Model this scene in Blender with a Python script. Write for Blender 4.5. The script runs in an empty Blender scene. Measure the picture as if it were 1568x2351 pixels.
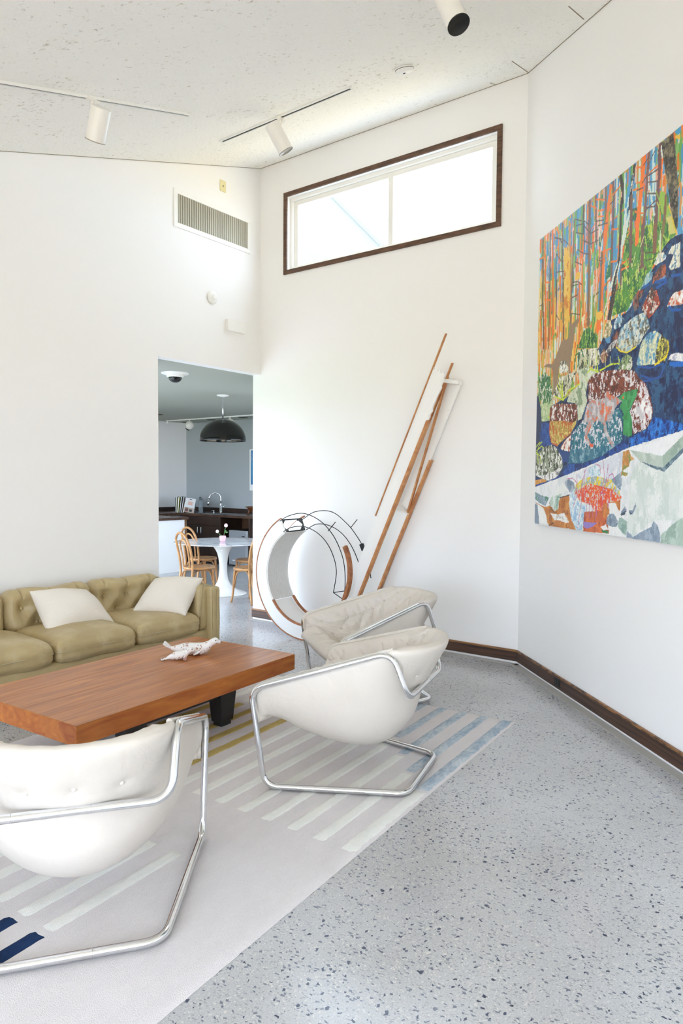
import bpy, bmesh, math, random
import numpy as np
from mathutils import Vector, Matrix

# ---------------------------------------------------------------- camera, sky, exposure
S = bpy.context.scene
C = S.collection
PI = math.pi

def make_camera():
    f, yaw, pitch, roll = 1615.95, 0.6452, -0.0445, 0.0072
    F = Vector((math.cos(yaw) * math.cos(pitch), math.sin(yaw) * math.cos(pitch), math.sin(pitch)))
    R = Vector((math.sin(yaw), -math.cos(yaw), 0))
    U = R.cross(F)
    R2 = math.cos(roll) * R + math.sin(roll) * U
    U2 = -math.sin(roll) * R + math.cos(roll) * U
    d = bpy.data.cameras.new('camera'); o = bpy.data.objects.new('camera', d); C.objects.link(o)
    m = Matrix.Identity(4)
    for i in range(3):
        m[i][0] = R2[i]; m[i][1] = U2[i]; m[i][2] = -F[i]
    m[0][3], m[1][3], m[2][3] = -5.8411, -5.5561, 1.6
    o.matrix_world = m
    d.sensor_fit = 'HORIZONTAL'; d.sensor_width = 24.0; d.lens = 24.0 * f / 1568.0
    d.clip_start = 0.05; d.clip_end = 300
    S.camera = o
make_camera()

W = bpy.data.worlds.new('sky'); S.world = W; W.use_nodes = True
nt = W.node_tree
bg = nt.nodes['Background']
bg.inputs['Color'].default_value = (0.715, 0.83, 1.0, 1)
bg.inputs['Strength'].default_value = 7.0
S.view_settings.view_transform = 'Standard'
S.view_settings.look = 'None'
S.view_settings.gamma = 1.0
S.view_settings.use_curve_mapping = False
S.view_settings.exposure = 0.48
S.cycles.max_bounces = 12
S.cycles.diffuse_bounces = 8
S.cycles.glossy_bounces = 5
S.cycles.transparent_max_bounces = 8
S.cycles.caustics_reflective = False
S.cycles.sample_clamp_indirect = 6.0

sd = bpy.data.lights.new('sun', 'SUN'); sd.energy = 3.8; sd.angle = .009; sd.color = (1.0, .92, .82)
so = bpy.data.objects.new('sun', sd); C.objects.link(so); so.rotation_euler = Vector((-.02, -.64, -.77)).to_track_quat('-Z', 'Y').to_euler()

# ---------------------------------------------------------------- helpers
def srgb(h):
    h = h.lstrip('#')
    v = [int(h[i:i + 2], 16) / 255 for i in (0, 2, 4)]
    return tuple(x / 12.92 if x <= .04045 else ((x + .055) / 1.055) ** 2.4 for x in v)

class MB:
    def __init__(s): s.v = []; s.f = []
    def add(s, v, f):
        n = len(s.v); s.v += [tuple(map(float, p)) for p in v]; s.f += [tuple(i + n for i in q) for q in f]; return s
    def box(s, a, b, rz=0, c=None):
        (x0, y0, z0), (x1, y1, z1) = a, b
        v = [(x0, y0, z0), (x1, y0, z0), (x1, y1, z0), (x0, y1, z0), (x0, y0, z1), (x1, y0, z1), (x1, y1, z1), (x0, y1, z1)]
        return s.add(v, [(0, 3, 2, 1), (4, 5, 6, 7), (0, 1, 5, 4), (1, 2, 6, 5), (2, 3, 7, 6), (3, 0, 4, 7)])
    def hexa(s, v):
        return s.add(v, [(0, 3, 2, 1), (4, 5, 6, 7), (0, 1, 5, 4), (1, 2, 6, 5), (2, 3, 7, 6), (3, 0, 4, 7)])
    def prism(s, poly, a, b):
        """poly: list of 3D points (one face), extruded by vector b-a"""
        n = len(poly); d = Vector(b) - Vector(a)
        v = [tuple(p) for p in poly] + [tuple(Vector(p) + d) for p in poly]
        f = [tuple(range(n))[::-1], tuple(range(n, 2 * n))] + [(i, (i + 1) % n, n + (i + 1) % n, n + i) for i in range(n)]
        return s.add(v, f)
    def tube(s, path, r, n=12, closed=False, caps=True):
        P = [Vector(p) for p in path]; m = len(P)
        T = []
        for i in range(m):
            a = P[(i - 1) % m] if closed or i > 0 else P[i]; b = P[(i + 1) % m] if closed or i < m - 1 else P[i]
            T.append((b - a).normalized())
        up = Vector((0, 0, 1)) if abs(T[0].z) < .9 else Vector((1, 0, 0))
        N = [(up - T[0] * up.dot(T[0])).normalized()]
        for i in range(1, m):
            q = T[i - 1].rotation_difference(T[i]); nn = q @ N[-1]; N.append((nn - T[i] * nn.dot(T[i])).normalized())
        tw = 0
        if closed:
            q = T[-1].rotation_difference(T[0]); nn = q @ N[-1]
            tw = math.atan2(nn.cross(N[0]).dot(T[0]), nn.dot(N[0]))
        v = []
        rr = r if hasattr(r, '__len__') else [r] * m
        for i in range(m):
            B = T[i].cross(N[i]); off = tw * i / m
            for k in range(n):
                a = 2 * PI * k / n + off
                v.append(P[i] + (N[i] * math.cos(a) + B * math.sin(a)) * rr[i])
        f = []
        for i in range(m if closed else m - 1):
            j = (i + 1) % m
            for k in range(n):
                k2 = (k + 1) % n
                f.append((i * n + k, i * n + k2, j * n + k2, j * n + k))
        if not closed and caps:
            f.append(tuple(range(n))[::-1]); f.append(tuple(range((m - 1) * n, m * n)))
        return s.add(v, f)
    def lathe(s, prof, n=32, c=(0, 0, 0)):
        v = []; f = []; m = len(prof)
        for (r, z) in prof:
            for k in range(n):
                a = 2 * PI * k / n; v.append((c[0] + r * math.cos(a), c[1] + r * math.sin(a), c[2] + z))
        for i in range(m - 1):
            for k in range(n):
                k2 = (k + 1) % n
                f.append((i * n + k, i * n + k2, (i + 1) * n + k2, (i + 1) * n + k))
        if prof[0][0] > 1e-6: f.append(tuple(range(n))[::-1])
        if prof[-1][0] > 1e-6: f.append(tuple(range((m - 1) * n, m * n)))
        return s.add(v, f)
    def sphere(s, c, r, n=12, m=8):
        rr = r if hasattr(r, '__len__') else (r, r, r)
        v = [(c[0], c[1], c[2] - rr[2])]
        for i in range(1, m):
            t = -PI / 2 + PI * i / m
            for k in range(n):
                a = 2 * PI * k / n
                v.append((c[0] + rr[0] * math.cos(t) * math.cos(a), c[1] + rr[1] * math.cos(t) * math.sin(a), c[2] + rr[2] * math.sin(t)))
        v.append((c[0], c[1], c[2] + rr[2])); f = []
        for k in range(n): f.append((0, 1 + (k + 1) % n, 1 + k))
        for i in range(m - 2):
            for k in range(n):
                k2 = (k + 1) % n; a = 1 + i * n
                f.append((a + k, a + k2, a + n + k2, a + n + k))
        e = len(v) - 1; a = 1 + (m - 2) * n
        for k in range(n): f.append((a + k, a + (k + 1) % n, e))
        return s.add(v, f)
    def grid(s, fn, nu, nv, wrap_u=False):
        v = [fn(i / nu, j / nv) for i in range(nu if wrap_u else nu + 1) for j in range(nv + 1)]
        w = nv + 1; f = []
        for i in range(nu):
            i2 = (i + 1) % nu if wrap_u else i + 1
            for j in range(nv): f.append((i * w + j, i2 * w + j, i2 * w + j + 1, i * w + j + 1))
        return s.add(v, f)
    def move(s, d):
        s.v = [(p[0] + d[0], p[1] + d[1], p[2] + d[2]) for p in s.v]; return s
    def xf(s, m):
        s.v = [tuple(m @ Vector(p)) for p in s.v]; return s
    def build(s, name, mat, parent=None, smooth=False, bevel=0, seg=2):
        me = bpy.data.meshes.new(name); me.from_pydata(s.v, [], s.f); me.update()
        bm = bmesh.new(); bm.from_mesh(me); bmesh.ops.recalc_face_normals(bm, faces=bm.faces); bm.to_mesh(me); bm.free()
        o = bpy.data.objects.new(name, me); C.objects.link(o)
        if mat: me.materials.append(mat)
        if smooth: me.polygons.foreach_set('use_smooth', [True] * len(me.polygons))
        if parent: o.parent = parent
        if bevel:
            b = o.modifiers.new('bevel', 'BEVEL'); b.width = bevel; b.segments = seg; b.limit_method = 'ANGLE'; b.angle_limit = 0.6
            b.harden_normals = False
        return o

def fillet(pts, rad, closed=False, n=8):
    P = [Vector(p) for p in pts]; m = len(P); out = []
    R = rad if hasattr(rad, '__len__') else [rad] * m
    for i in range(m):
        if not closed and i in (0, m - 1): out.append(P[i]); continue
        a, b, c = P[i - 1], P[i], P[(i + 1) % m]
        d1 = (a - b); d2 = (c - b)
        t = min(R[i], d1.length * .48, d2.length * .48)
        p, q = b + d1.normalized() * t, b + d2.normalized() * t
        for k in range(n + 1):
            w = k / n; out.append(p * (1 - w) ** 2 + b * 2 * w * (1 - w) + q * w * w)
    return out
def resample(pts, n):
    P = np.array([tuple(p) for p in pts], float); d = np.r_[0, np.cumsum(np.linalg.norm(np.diff(P, axis=0), axis=1))]
    t = np.linspace(0, d[-1], n); return np.array([np.interp(t, d, P[:, k]) for k in range(P.shape[1])]).T
def smooth_curve(pts, n):
    """Catmull-Rom through pts, n samples at equal arc length"""
    P = np.array(pts, float); P = np.vstack([2 * P[0] - P[1], P, 2 * P[-1] - P[-2]]); out = []
    for i in range(1, len(P) - 2):
        for t in np.linspace(0, 1, 12, endpoint=False):
            a, b, c, d = P[i - 1:i + 3]
            out.append(.5 * (2 * b + (c - a) * t + (2 * a - 5 * b + 4 * c - d) * t * t + (3 * b - a - 3 * c + d) * t ** 3))
    out.append(P[-2]); return resample(out, n)

def tag(o, label=None, cat=None, group=None, kind=None):
    for k, v in (('label', label), ('category', cat), ('group', group), ('kind', kind)):
        if v: o[k] = v
    return o
def thing(name, loc, rz=0, label=None, cat=None, group=None):
    o = bpy.data.objects.new(name, None); C.objects.link(o); o.location = loc; o.rotation_euler = (0, 0, rz); o.empty_display_size = .1
    return tag(o, label, cat, group)
def structure(o): o['kind'] = 'structure'; return o
KIDS = {}
def copy_tree(o, parent=None):
    c = o.copy(); C.objects.link(c); c.parent = parent
    if parent: c.matrix_parent_inverse = o.matrix_parent_inverse
    for ch in list(o.children): copy_tree(ch, c)
    return c

# ---------------------------------------------------------------- materials
def mat(name, col, rough=.5, metal=0, bump=None, mottle=None, spec=.5, coat=0, coord='Object', stretch=(1, 1, 1)):
    m = bpy.data.materials.new(name); m.use_nodes = True; t = m.node_tree; b = t.nodes['Principled BSDF']
    c = srgb(col) if isinstance(col, str) else col
    b.inputs['Base Color'].default_value = (*c, 1); b.inputs['Roughness'].default_value = rough; b.inputs['Metallic'].default_value = metal
    b.inputs['Specular IOR Level'].default_value = spec
    if coat: b.inputs['Coat Weight'].default_value = coat; b.inputs['Coat Roughness'].default_value = .12
    tc = mp = None
    if bump or mottle:
        tc = t.nodes.new('ShaderNodeTexCoord'); mp = t.nodes.new('ShaderNodeMapping'); t.links.new(tc.outputs[coord], mp.inputs[0]); mp.inputs['Scale'].default_value = stretch
    if mottle:   # (scale, colour, amount, lo, hi)
        n = t.nodes.new('ShaderNodeTexNoise'); n.inputs['Scale'].default_value = mottle[0]; n.inputs['Detail'].default_value = 5
        t.links.new(mp.outputs[0], n.inputs['Vector'])
        r = t.nodes.new('ShaderNodeMapRange'); r.inputs[1].default_value = mottle[3]; r.inputs[2].default_value = mottle[4]; r.inputs[4].default_value = mottle[2]
        t.links.new(n.outputs['Fac'], r.inputs[0])
        x = t.nodes.new('ShaderNodeMixRGB'); x.inputs[1].default_value = (*c, 1); x.inputs[2].default_value = (*srgb(mottle[1]), 1)
        t.links.new(r.outputs[0], x.inputs[0]); t.links.new(x.outputs[0], b.inputs['Base Color'])
    if bump:     # (scale, strength, distance)
        n = t.nodes.new('ShaderNodeTexNoise'); n.inputs['Scale'].default_value = bump[0]; n.inputs['Detail'].default_value = 4
        t.links.new(mp.outputs[0], n.inputs['Vector'])
        u = t.nodes.new('ShaderNodeBump'); u.inputs['Strength'].default_value = bump[1]; u.inputs['Distance'].default_value = bump[2]
        t.links.new(n.outputs['Fac'], u.inputs['Height']); t.links.new(u.outputs[0], b.inputs['Normal'])
    return m

def wood(name, dark, light, scale=(1.2, 14, 14), rough=.4, coat=0, wave=3.0, contrast=(.3, .7), distort=3.5):
    m = bpy.data.materials.new(name); m.use_nodes = True; t = m.node_tree; b = t.nodes['Principled BSDF']
    b.inputs['Roughness'].default_value = rough
    if coat: b.inputs['Coat Weight'].default_value = coat; b.inputs['Coat Roughness'].default_value = .15
    tc = t.nodes.new('ShaderNodeTexCoord'); mp = t.nodes.new('ShaderNodeMapping'); mp.inputs['Scale'].default_value = scale
    t.links.new(tc.outputs['Object'], mp.inputs[0])
    n = t.nodes.new('ShaderNodeTexNoise'); n.inputs['Scale'].default_value = wave; n.inputs['Detail'].default_value = 8; n.inputs['Distortion'].default_value = distort * .2
    t.links.new(mp.outputs[0], n.inputs['Vector'])
    r = t.nodes.new('ShaderNodeValToRGB'); r.color_ramp.elements[0].position = contrast[0]; r.color_ramp.elements[1].position = contrast[1]
    r.color_ramp.elements[0].color = (*srgb(dark), 1); r.color_ramp.elements[1].color = (*srgb(light), 1)
    t.links.new(n.outputs['Fac'], r.inputs[0]); t.links.new(r.outputs[0], b.inputs['Base Color'])
    u = t.nodes.new('ShaderNodeBump'); u.inputs['Strength'].default_value = .12; u.inputs['Distance'].default_value = .002
    t.links.new(n.outputs['Fac'], u.inputs['Height']); t.links.new(u.outputs[0], b.inputs['Normal'])
    return m

def terrazzo():
    m = bpy.data.materials.new('polished_concrete'); m.use_nodes = True; t = m.node_tree; b = t.nodes['Principled BSDF']; N = t.nodes.new; L = t.links.new
    tc = N('ShaderNodeTexCoord')
    no = N('ShaderNodeTexNoise'); no.inputs['Scale'].default_value = 1.3; no.inputs['Detail'].default_value = 7; L(tc.outputs['Object'], no.inputs['Vector'])
    base = N('ShaderNodeValToRGB'); e = base.color_ramp.elements; e[0].position = .3; e[1].position = .72; e[0].color = (*srgb('b0b0b1'), 1); e[1].color = (*srgb('c1c3c7'), 1)
    L(no.outputs['Fac'], base.inputs[0]); col = base.outputs[0]
    gr = N('ShaderNodeTexNoise'); gr.inputs['Scale'].default_value = 160; gr.inputs['Detail'].default_value = 2; L(tc.outputs['Object'], gr.inputs['Vector'])
    mg = N('ShaderNodeMapRange'); mg.inputs[1].default_value = .35; mg.inputs[2].default_value = .65; mg.inputs[3].default_value = .88; mg.inputs[4].default_value = 1.08; L(gr.outputs['Fac'], mg.inputs[0])
    mm = N('ShaderNodeMixRGB'); mm.blend_type = 'MULTIPLY'; mm.inputs[0].default_value = 1; L(col, mm.inputs[1]); L(mg.outputs[0], mm.inputs[2]); col = mm.outputs[0]
    warp = N('ShaderNodeTexNoise'); warp.inputs['Scale'].default_value = 45; L(tc.outputs['Object'], warp.inputs['Vector'])
    wv = N('ShaderNodeMixRGB'); wv.blend_type = 'LINEAR_LIGHT'; wv.inputs[0].default_value = .012; L(tc.outputs['Object'], wv.inputs[1]); L(warp.outputs['Color'], wv.inputs[2])
    dens = N('ShaderNodeTexNoise'); dens.inputs['Scale'].default_value = 2.2; dens.inputs['Detail'].default_value = 3; L(tc.outputs['Object'], dens.inputs['Vector'])
    def chips(scale, keep, size, color, soft=.02, squash=(1, 1, 1), amount=1.0):
        nonlocal col
        mp = N('ShaderNodeMapping'); mp.inputs['Scale'].default_value = squash; mp.inputs['Rotation'].default_value = (0, 0, scale * .37); L(wv.outputs[0], mp.inputs[0])
        v = N('ShaderNodeTexVoronoi'); v.voronoi_dimensions = '2D'; v.distance = 'MANHATTAN'; v.inputs['Scale'].default_value = scale; L(mp.outputs[0], v.inputs['Vector'])
        sp = N('ShaderNodeSeparateColor'); L(v.outputs['Color'], sp.inputs[0])
        ad = N('ShaderNodeMath'); ad.operation = 'MULTIPLY_ADD'; L(dens.outputs['Fac'], ad.inputs[0]); ad.inputs[1].default_value = .35; L(sp.outputs[0], ad.inputs[2])
        k = N('ShaderNodeMath'); k.operation = 'GREATER_THAN'; k.inputs[1].default_value = keep + .175; L(ad.outputs[0], k.inputs[0])
        sz = N('ShaderNodeMath'); sz.operation = 'MULTIPLY_ADD'; L(sp.outputs[1], sz.inputs[0]); sz.inputs[1].default_value = size * .8; sz.inputs[2].default_value = size * .4
        df = N('ShaderNodeMath'); df.operation = 'SUBTRACT'; L(sz.outputs[0], df.inputs[0]); L(v.outputs['Distance'], df.inputs[1])
        st = N('ShaderNodeMapRange'); st.inputs[1].default_value = 0; st.inputs[2].default_value = soft * 3; st.inputs[4].default_value = amount; L(df.outputs[0], st.inputs[0])
        ml = N('ShaderNodeMath'); ml.operation = 'MULTIPLY'; L(k.outputs[0], ml.inputs[0]); L(st.outputs[0], ml.inputs[1])
        mx = N('ShaderNodeMixRGB'); mx.inputs[2].default_value = (*srgb(color), 1); L(col, mx.inputs[1]); L(ml.outputs[0], mx.inputs[0]); col = mx.outputs[0]
    chips(150, .70, .5, '85868d', amount=.6, squash=(1, .55, 1))
    chips(120, .8, .5, 'dcd9d2', amount=.6)
    chips(90, .82, .46, '545c70', amount=.8, squash=(1, .6, 1))
    chips(60, .93, .40, '434b60', squash=(.75, 1, 1))
    chips(36, .955, .30, '363d52', squash=(1, .8, 1))
    L(col, b.inputs['Base Color'])
    rr = N('ShaderNodeMapRange'); rr.inputs[3].default_value = .14; rr.inputs[4].default_value = .24; L(no.outputs['Fac'], rr.inputs[0]); L(rr.outputs[0], b.inputs['Roughness'])
    b.inputs['Specular IOR Level'].default_value = .65
    return m

def ceiling_mat():
    m = mat('ceiling_plaster', 'f6f4ee', .9, bump=(38, .6, .014))
    t = m.node_tree; b = t.nodes['Principled BSDF']; N = t.nodes.new; L = t.links.new
    tc = N('ShaderNodeTexCoord')
    n = N('ShaderNodeTexNoise'); n.inputs['Scale'].default_value = 26; n.inputs['Detail'].default_value = 6; n.inputs['Roughness'].default_value = .75; L(tc.outputs['Object'], n.inputs['Vector'])
    n2 = N('ShaderNodeTexNoise'); n2.inputs['Scale'].default_value = 1.6; n2.inputs['Detail'].default_value = 3; L(tc.outputs['Object'], n2.inputs['Vector'])
    a = N('ShaderNodeMath'); a.operation = 'MULTIPLY_ADD'; a.inputs[1].default_value = .22; L(n2.outputs['Fac'], a.inputs[0]); L(n.outputs['Fac'], a.inputs[2])
    r = N('ShaderNodeMapRange'); r.inputs[1].default_value = .71; r.inputs[2].default_value = .79; r.inputs[4].default_value = .65; L(a.outputs[0], r.inputs[0])
    x = N('ShaderNodeMixRGB'); x.inputs[1].default_value = (*srgb('f6f4ee'), 1); x.inputs[2].default_value = (*srgb('a8987c'), 1); L(r.outputs[0], x.inputs[0]); L(x.outputs[0], b.inputs['Base Color'])
    return m

def glass_mat():
    m = bpy.data.materials.new('window_glass'); m.use_nodes = True; t = m.node_tree
    for n in list(t.nodes):
        if n.type == 'BSDF_PRINCIPLED': t.nodes.remove(n)
    o = [n for n in t.nodes if n.type == 'OUTPUT_MATERIAL'][0]
    a = t.nodes.new('ShaderNodeBsdfTransparent'); a.inputs[0].default_value = (.97, .985, .98, 1)
    g = t.nodes.new('ShaderNodeBsdfGlossy'); g.inputs['Roughness'].default_value = .02
    x = t.nodes.new('ShaderNodeMixShader'); x.inputs[0].default_value = .05; t.links.new(a.outputs[0], x.inputs[1]); t.links.new(g.outputs[0], x.inputs[2]); t.links.new(x.outputs[0], o.inputs[0])
    return m

def leather(name, col, col2, wear=.5, rough=.42, bump=.25):
    m = mat(name, col, rough, mottle=(5.5, col2, wear, .48, .72), bump=(26, bump, .006), spec=.45)
    t = m.node_tree; b = t.nodes['Principled BSDF']
    # fine grain and short creases on top of the broad bump
    tc = t.nodes.new('ShaderNodeTexCoord'); v = t.nodes.new('ShaderNodeTexNoise'); v.inputs['Scale'].default_value = 9; v.inputs['Detail'].default_value = 6; v.inputs['Distortion'].default_value = 1.6
    t.links.new(tc.outputs['Object'], v.inputs['Vector'])
    u = t.nodes.new('ShaderNodeBump'); u.inputs['Strength'].default_value = bump; u.inputs['Distance'].default_value = .012
    prev = b.inputs['Normal'].links[0].from_socket
    t.links.new(v.outputs['Fac'], u.inputs['Height']); t.links.new(prev, u.inputs['Normal']); t.links.new(u.outputs[0], b.inputs['Normal'])
    return m

WALL = mat('white_wall_paint', 'f3f2f1', .75, bump=(90, .05, .002), spec=.3)
CEIL = ceiling_mat()
FLOOR = terrazzo()
DARKWOOD = wood('dark_stained_oak', '3a261c', '6e4a36', (1.2, 1.2, 22), .45, wave=2.2)
BASEWOOD = wood('stained_fir', '33221a', '604434', (.9, .9, 30), .5, wave=1.6, contrast=(.36, .74))
WHITEPAINT = mat('white_enamel', 'f2f1ed', .35)
CHROME = mat('chrome', (.80, .81, .83), .07, 1.0)
STEEL = mat('brushed_steel', (.62, .63, .65), .28, 1.0)
BLACK = mat('black_paint', '17171a', .4)
BLACKMATTE = mat('black_plastic', '0d0d0f', .55)
GLASS = glass_mat()
# ---------------------------------------------------------------- setting
CZ0, CA = 5.069, .3048
def cz(x): return CZ0 + CA * x
D = math.sqrt(.5)
LB = 3.1116                       # length of the window wall up to the angled wall
KLAWN = -2.2
XW, YW = -8.7, -8.6               # far limits of the room behind the camera
def diag(t, z, off=0.0):          # point on the angled wall, off = distance into the room
    return (-t * D - off * D, -LB - t * D + off * D, z)

fl = MB(); fl.box((XW, YW, -.2), (4.4, 6.4, 0)); structure(fl.build('floor', FLOOR))
gr = MB(); gr.box((-60, -60, -.5), (60, 60, -.25)); structure(MB().box((-30, .6, -.25), (KLAWN, 40, -.2)).build('terrain', mat('bounce_lawn', '6f8f45', .95, mottle=(3, '88a455', .7, .3, .7)))); structure(gr.build('ground', mat('bounce_paving', 'd8c4a2', .9)))  # unseen outside ground: warm paving and lawn, added to bounce light indoors

ce = structure(MB().prism([(XW, YW, cz(XW)), (.15, YW, cz(.15)), (.15, .12, cz(.15)), (XW, .12, cz(XW))], (0, 0, 0), (0, 0, .16)).build('ceiling', CEIL))
JOINT = mat('ceiling_joint', '8f8470', .9)
for a, b in (((-.482, -3.174), (.0, -3.116)), ((-.116, -2.815), (0, -2.812)), ((-1.168, -3.868), (-.80, -3.846))):
    w = .004
    j = MB().prism([(a[0], a[1] - w, cz(a[0]) - .0008), (b[0], b[1] - w, cz(b[0]) - .0008), (b[0], b[1] + w, cz(b[0]) - .0008), (a[0], a[1] + w, cz(a[0]) - .0008)], (0, 0, 0), (0, 0, .004)).build('joint', JOINT, ce)
# dark hairline where the ceiling meets the walls
for a, b in (((-4.2, -.003), (-.003, -.003)), ((-.003, -.003), (-.003, -LB)), ((-.004, -LB), (-2.2, -LB - 2.196))):
    p = Vector((a[0], a[1], cz(a[0]))); q = Vector((b[0], b[1], cz(b[0])))
    MB().tube([p - Vector((0, 0, .001)), q - Vector((0, 0, .001))], .003, 5).build('joint', JOINT, ce)

OX, OZ = -1.429, 2.79
structure(MB().prism([(XW, 0, 0), (OX, 0, 0), (OX, 0, OZ), (0, 0, OZ), (0, 0, cz(0)), (XW, 0, cz(XW))], (0, 0, 0), (0, .12, 0)).build('wall_left', WALL))

# window wall with its opening
WY0, WY1, WZ0, WZ1 = -.351, -2.888, 3.837, 4.712
TW = .046
hy0, hy1, hz0, hz1 = WY0 - TW, WY1 + TW, WZ0 + TW, WZ1 - TW
wb = MB(); top = cz(.0) + .1
for a, b in (((0, -LB - .06, 0), (.15, .115, hz0)), ((0, -LB - .06, hz1), (.15, .115, top)), ((0, hy0, hz0), (.15, .115, hz1)), ((0, -LB - .06, hz0), (.15, hy1, hz1))): wb.box(a, b)
structure(wb.build('wall_right', WALL))
# angled wall with the painting
wc = MB(); p = [diag(-.0, 0), diag(5.6, 0), diag(5.6, 0, -.15), diag(-.06, 0, -.15)]
wc.prism([Vector(q) for q in p], (0, 0, 0), (0, 0, 5.15)); structure(wc.build('wall_corner', WALL))
# unseen far sides behind the camera, openings and solid parts shaped for the daylight
rear = MB()
rear.box((XW, YW - .08, 0), (-3.9, YW, .12)); rear.box((XW, YW - .08, 2.3), (-3.9, YW, 4.1)); rear.box((-6.6, YW - .08, 0), (-3.9, YW, 2.4)); rear.box((-4.0, YW, 0), (-3.88, -7.0, 4.0))
for k in range(2): rear.box((XW + .0 + k * 1.3, YW - .08, 0), (XW + .08 + k * 1.3, YW, 2.4))
structure(rear.build('wall_rear', WALL))
side = MB(); side.box((XW - .08, YW, 0), (XW, 0, .12)); side.box((XW - .08, YW, 2.56), (XW, .1, 2.75))
side.box((XW - .08, -2.6, 0), (XW, .1, 2.6))  # unseen solid stretch, holds daylight off the floor by the sofa
for k in range(3): side.box((XW - .08, YW + k * 1.8, 0), (XW, YW + .08 + k * 1.8, 2.6))
structure(side.build('wall_far_left', WALL))

# clerestory window
win = thing('window_1', (0, 0, 0)); structure(win)
def frame_yz(mb, y0, y1, z0, z1, w, x0, x1):   # y0 > y1
    mb.box((x0, y1, z0), (x1, y0, z0 + w)); mb.box((x0, y1, z1 - w), (x1, y0, z1)); mb.box((x0, y0 - w, z0 + w), (x1, y0, z1 - w)); mb.box((x0, y1, z0 + w), (x1, y1 + w, z1 - w)); return mb
TRIMWOOD = wood('stained_trim', '3f2a1e', '70503c', (1.5, 3, 18), .5, wave=2.5)
for a, b in (((-.016, WY1, WZ0), (.006, WY0, WZ0 + TW)), ((-.016, WY1, WZ1 - TW), (.006, WY0, WZ1)), ((-.016, WY0 - TW, WZ0 + TW), (.006, WY0, WZ1 - TW)), ((-.016, WY1, WZ0 + TW), (.006, WY1 + TW, WZ1 - TW))):
    MB().box(a, b).build('window_trim', TRIMWOOD, win, bevel=.003)
frame_yz(MB(), hy0, hy1, hz0, hz1, .035, .045, .14).build('window_frame', WHITEPAINT, win, bevel=.004)
sash = frame_yz(MB(), hy0 - .035, hy1 + .035, hz0 + .005, hz1 - .035, .05, .075, .125)
MIDY = -1.685
sash.box((.07, MIDY - .028, hz0 + .03), (.13, MIDY + .028, hz1 - .05)); sash.build('window_sash', WHITEPAINT, win, bevel=.004)
MB().box((.098, MIDY, hz0 + .04), (.103, hy0 - .05, hz1 - .06)).build('pane', GLASS, win)
MB().box((.098, hy1 + .05, hz0 + .04), (.103, MIDY, hz1 - .06)).build('pane', GLASS, win)

# neighbouring white wing seen through the window, its verge falling to the right
WX = 3.2
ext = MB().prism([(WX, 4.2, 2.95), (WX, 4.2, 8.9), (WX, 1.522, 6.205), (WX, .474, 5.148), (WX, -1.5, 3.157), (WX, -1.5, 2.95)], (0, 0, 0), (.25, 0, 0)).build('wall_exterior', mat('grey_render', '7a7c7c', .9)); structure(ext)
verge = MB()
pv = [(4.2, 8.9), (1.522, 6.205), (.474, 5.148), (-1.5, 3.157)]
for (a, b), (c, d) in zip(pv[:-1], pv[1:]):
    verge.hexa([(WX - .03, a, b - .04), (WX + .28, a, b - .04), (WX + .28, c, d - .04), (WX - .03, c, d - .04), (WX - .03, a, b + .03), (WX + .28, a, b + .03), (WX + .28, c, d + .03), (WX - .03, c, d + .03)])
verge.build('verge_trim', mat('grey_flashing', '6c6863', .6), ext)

# baseboards and the plain concrete strip along the walls
BH = .122
bbr = MB().box((-.016, -LB + .004, .022), (0, .115, BH)).build('baseboard_right', BASEWOOD, bevel=.003); structure(bbr)
MB().box((-.019, -LB + .004, BH - .016), (-.002, .115, BH + .001)).build('cap', wood('worn_cap', '6e4a30', 'a87848', (1, 1.5, 20), .5), bbr, bevel=.002)
q = [diag(.0, .022), diag(5.5, .022), diag(5.5, .022, .016), diag(.012, .022, .016)]
bbc = MB().prism([Vector(v) for v in q], (0, 0, 0), (0, 0, BH - .022)).build('baseboard_corner', BASEWOOD, bevel=.003); structure(bbc)
q = [diag(.0, BH - .015, .002), diag(5.5, BH - .015, .002), diag(5.5, BH - .015, .019), diag(.014, BH - .015, .019)]
MB().prism([Vector(v) for v in q], (0, 0, 0), (0, 0, .016)).build('cap', wood('striped_cap', '3a2418', '9a6a3e', (7, 7, 30), .45, wave=2.0, contrast=(.4, .62)), bbc, bevel=.002)
STRIP = mat('plain_concrete', 'b0aeaa', .45)
structure(MB().box((-.06, -LB - .02, 0), (0, .12, .0015)).build('trim_1', STRIP))
structure(MB().prism([Vector(diag(0, 0)), Vector(diag(5.5, 0)), Vector(diag(5.5, 0, .07)), Vector(diag(.03, 0, .07))], (0, 0, 0), (0, 0, .0015)).build('trim_2', STRIP))

# kitchen shell
KX, KY, KZ, KL = 4.15, 6.10, 2.79, -1.75
KWALL = mat('kitchen_wall_grey', 'aab0b3', .8)  # greyer and darker than the white of the side wall
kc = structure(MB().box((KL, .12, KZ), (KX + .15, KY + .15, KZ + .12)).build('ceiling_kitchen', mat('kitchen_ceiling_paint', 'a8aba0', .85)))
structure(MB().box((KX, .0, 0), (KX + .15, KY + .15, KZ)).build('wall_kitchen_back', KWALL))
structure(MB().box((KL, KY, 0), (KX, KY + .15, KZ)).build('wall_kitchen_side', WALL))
kn = MB(); kn.box((.15, -.03, 0), (KX, .12, .9)); kn.box((.15, -.03, 2.3), (KX, .12, KZ)); kn.box((.15, -.03, .9), (.9, .12, 2.3)); kn.box((3.4, -.03, .9), (KX, .12, 2.3)); structure(kn.build('wall_kitchen_near', KWALL))  # unseen; its window opening is added to light the kitchen side wall
kw = MB(); kw.box((KL - .1, .12, 0), (KL, KY, .1)); kw.box((KL - .1, .12, 2.4), (KL, KY, KZ))
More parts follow.
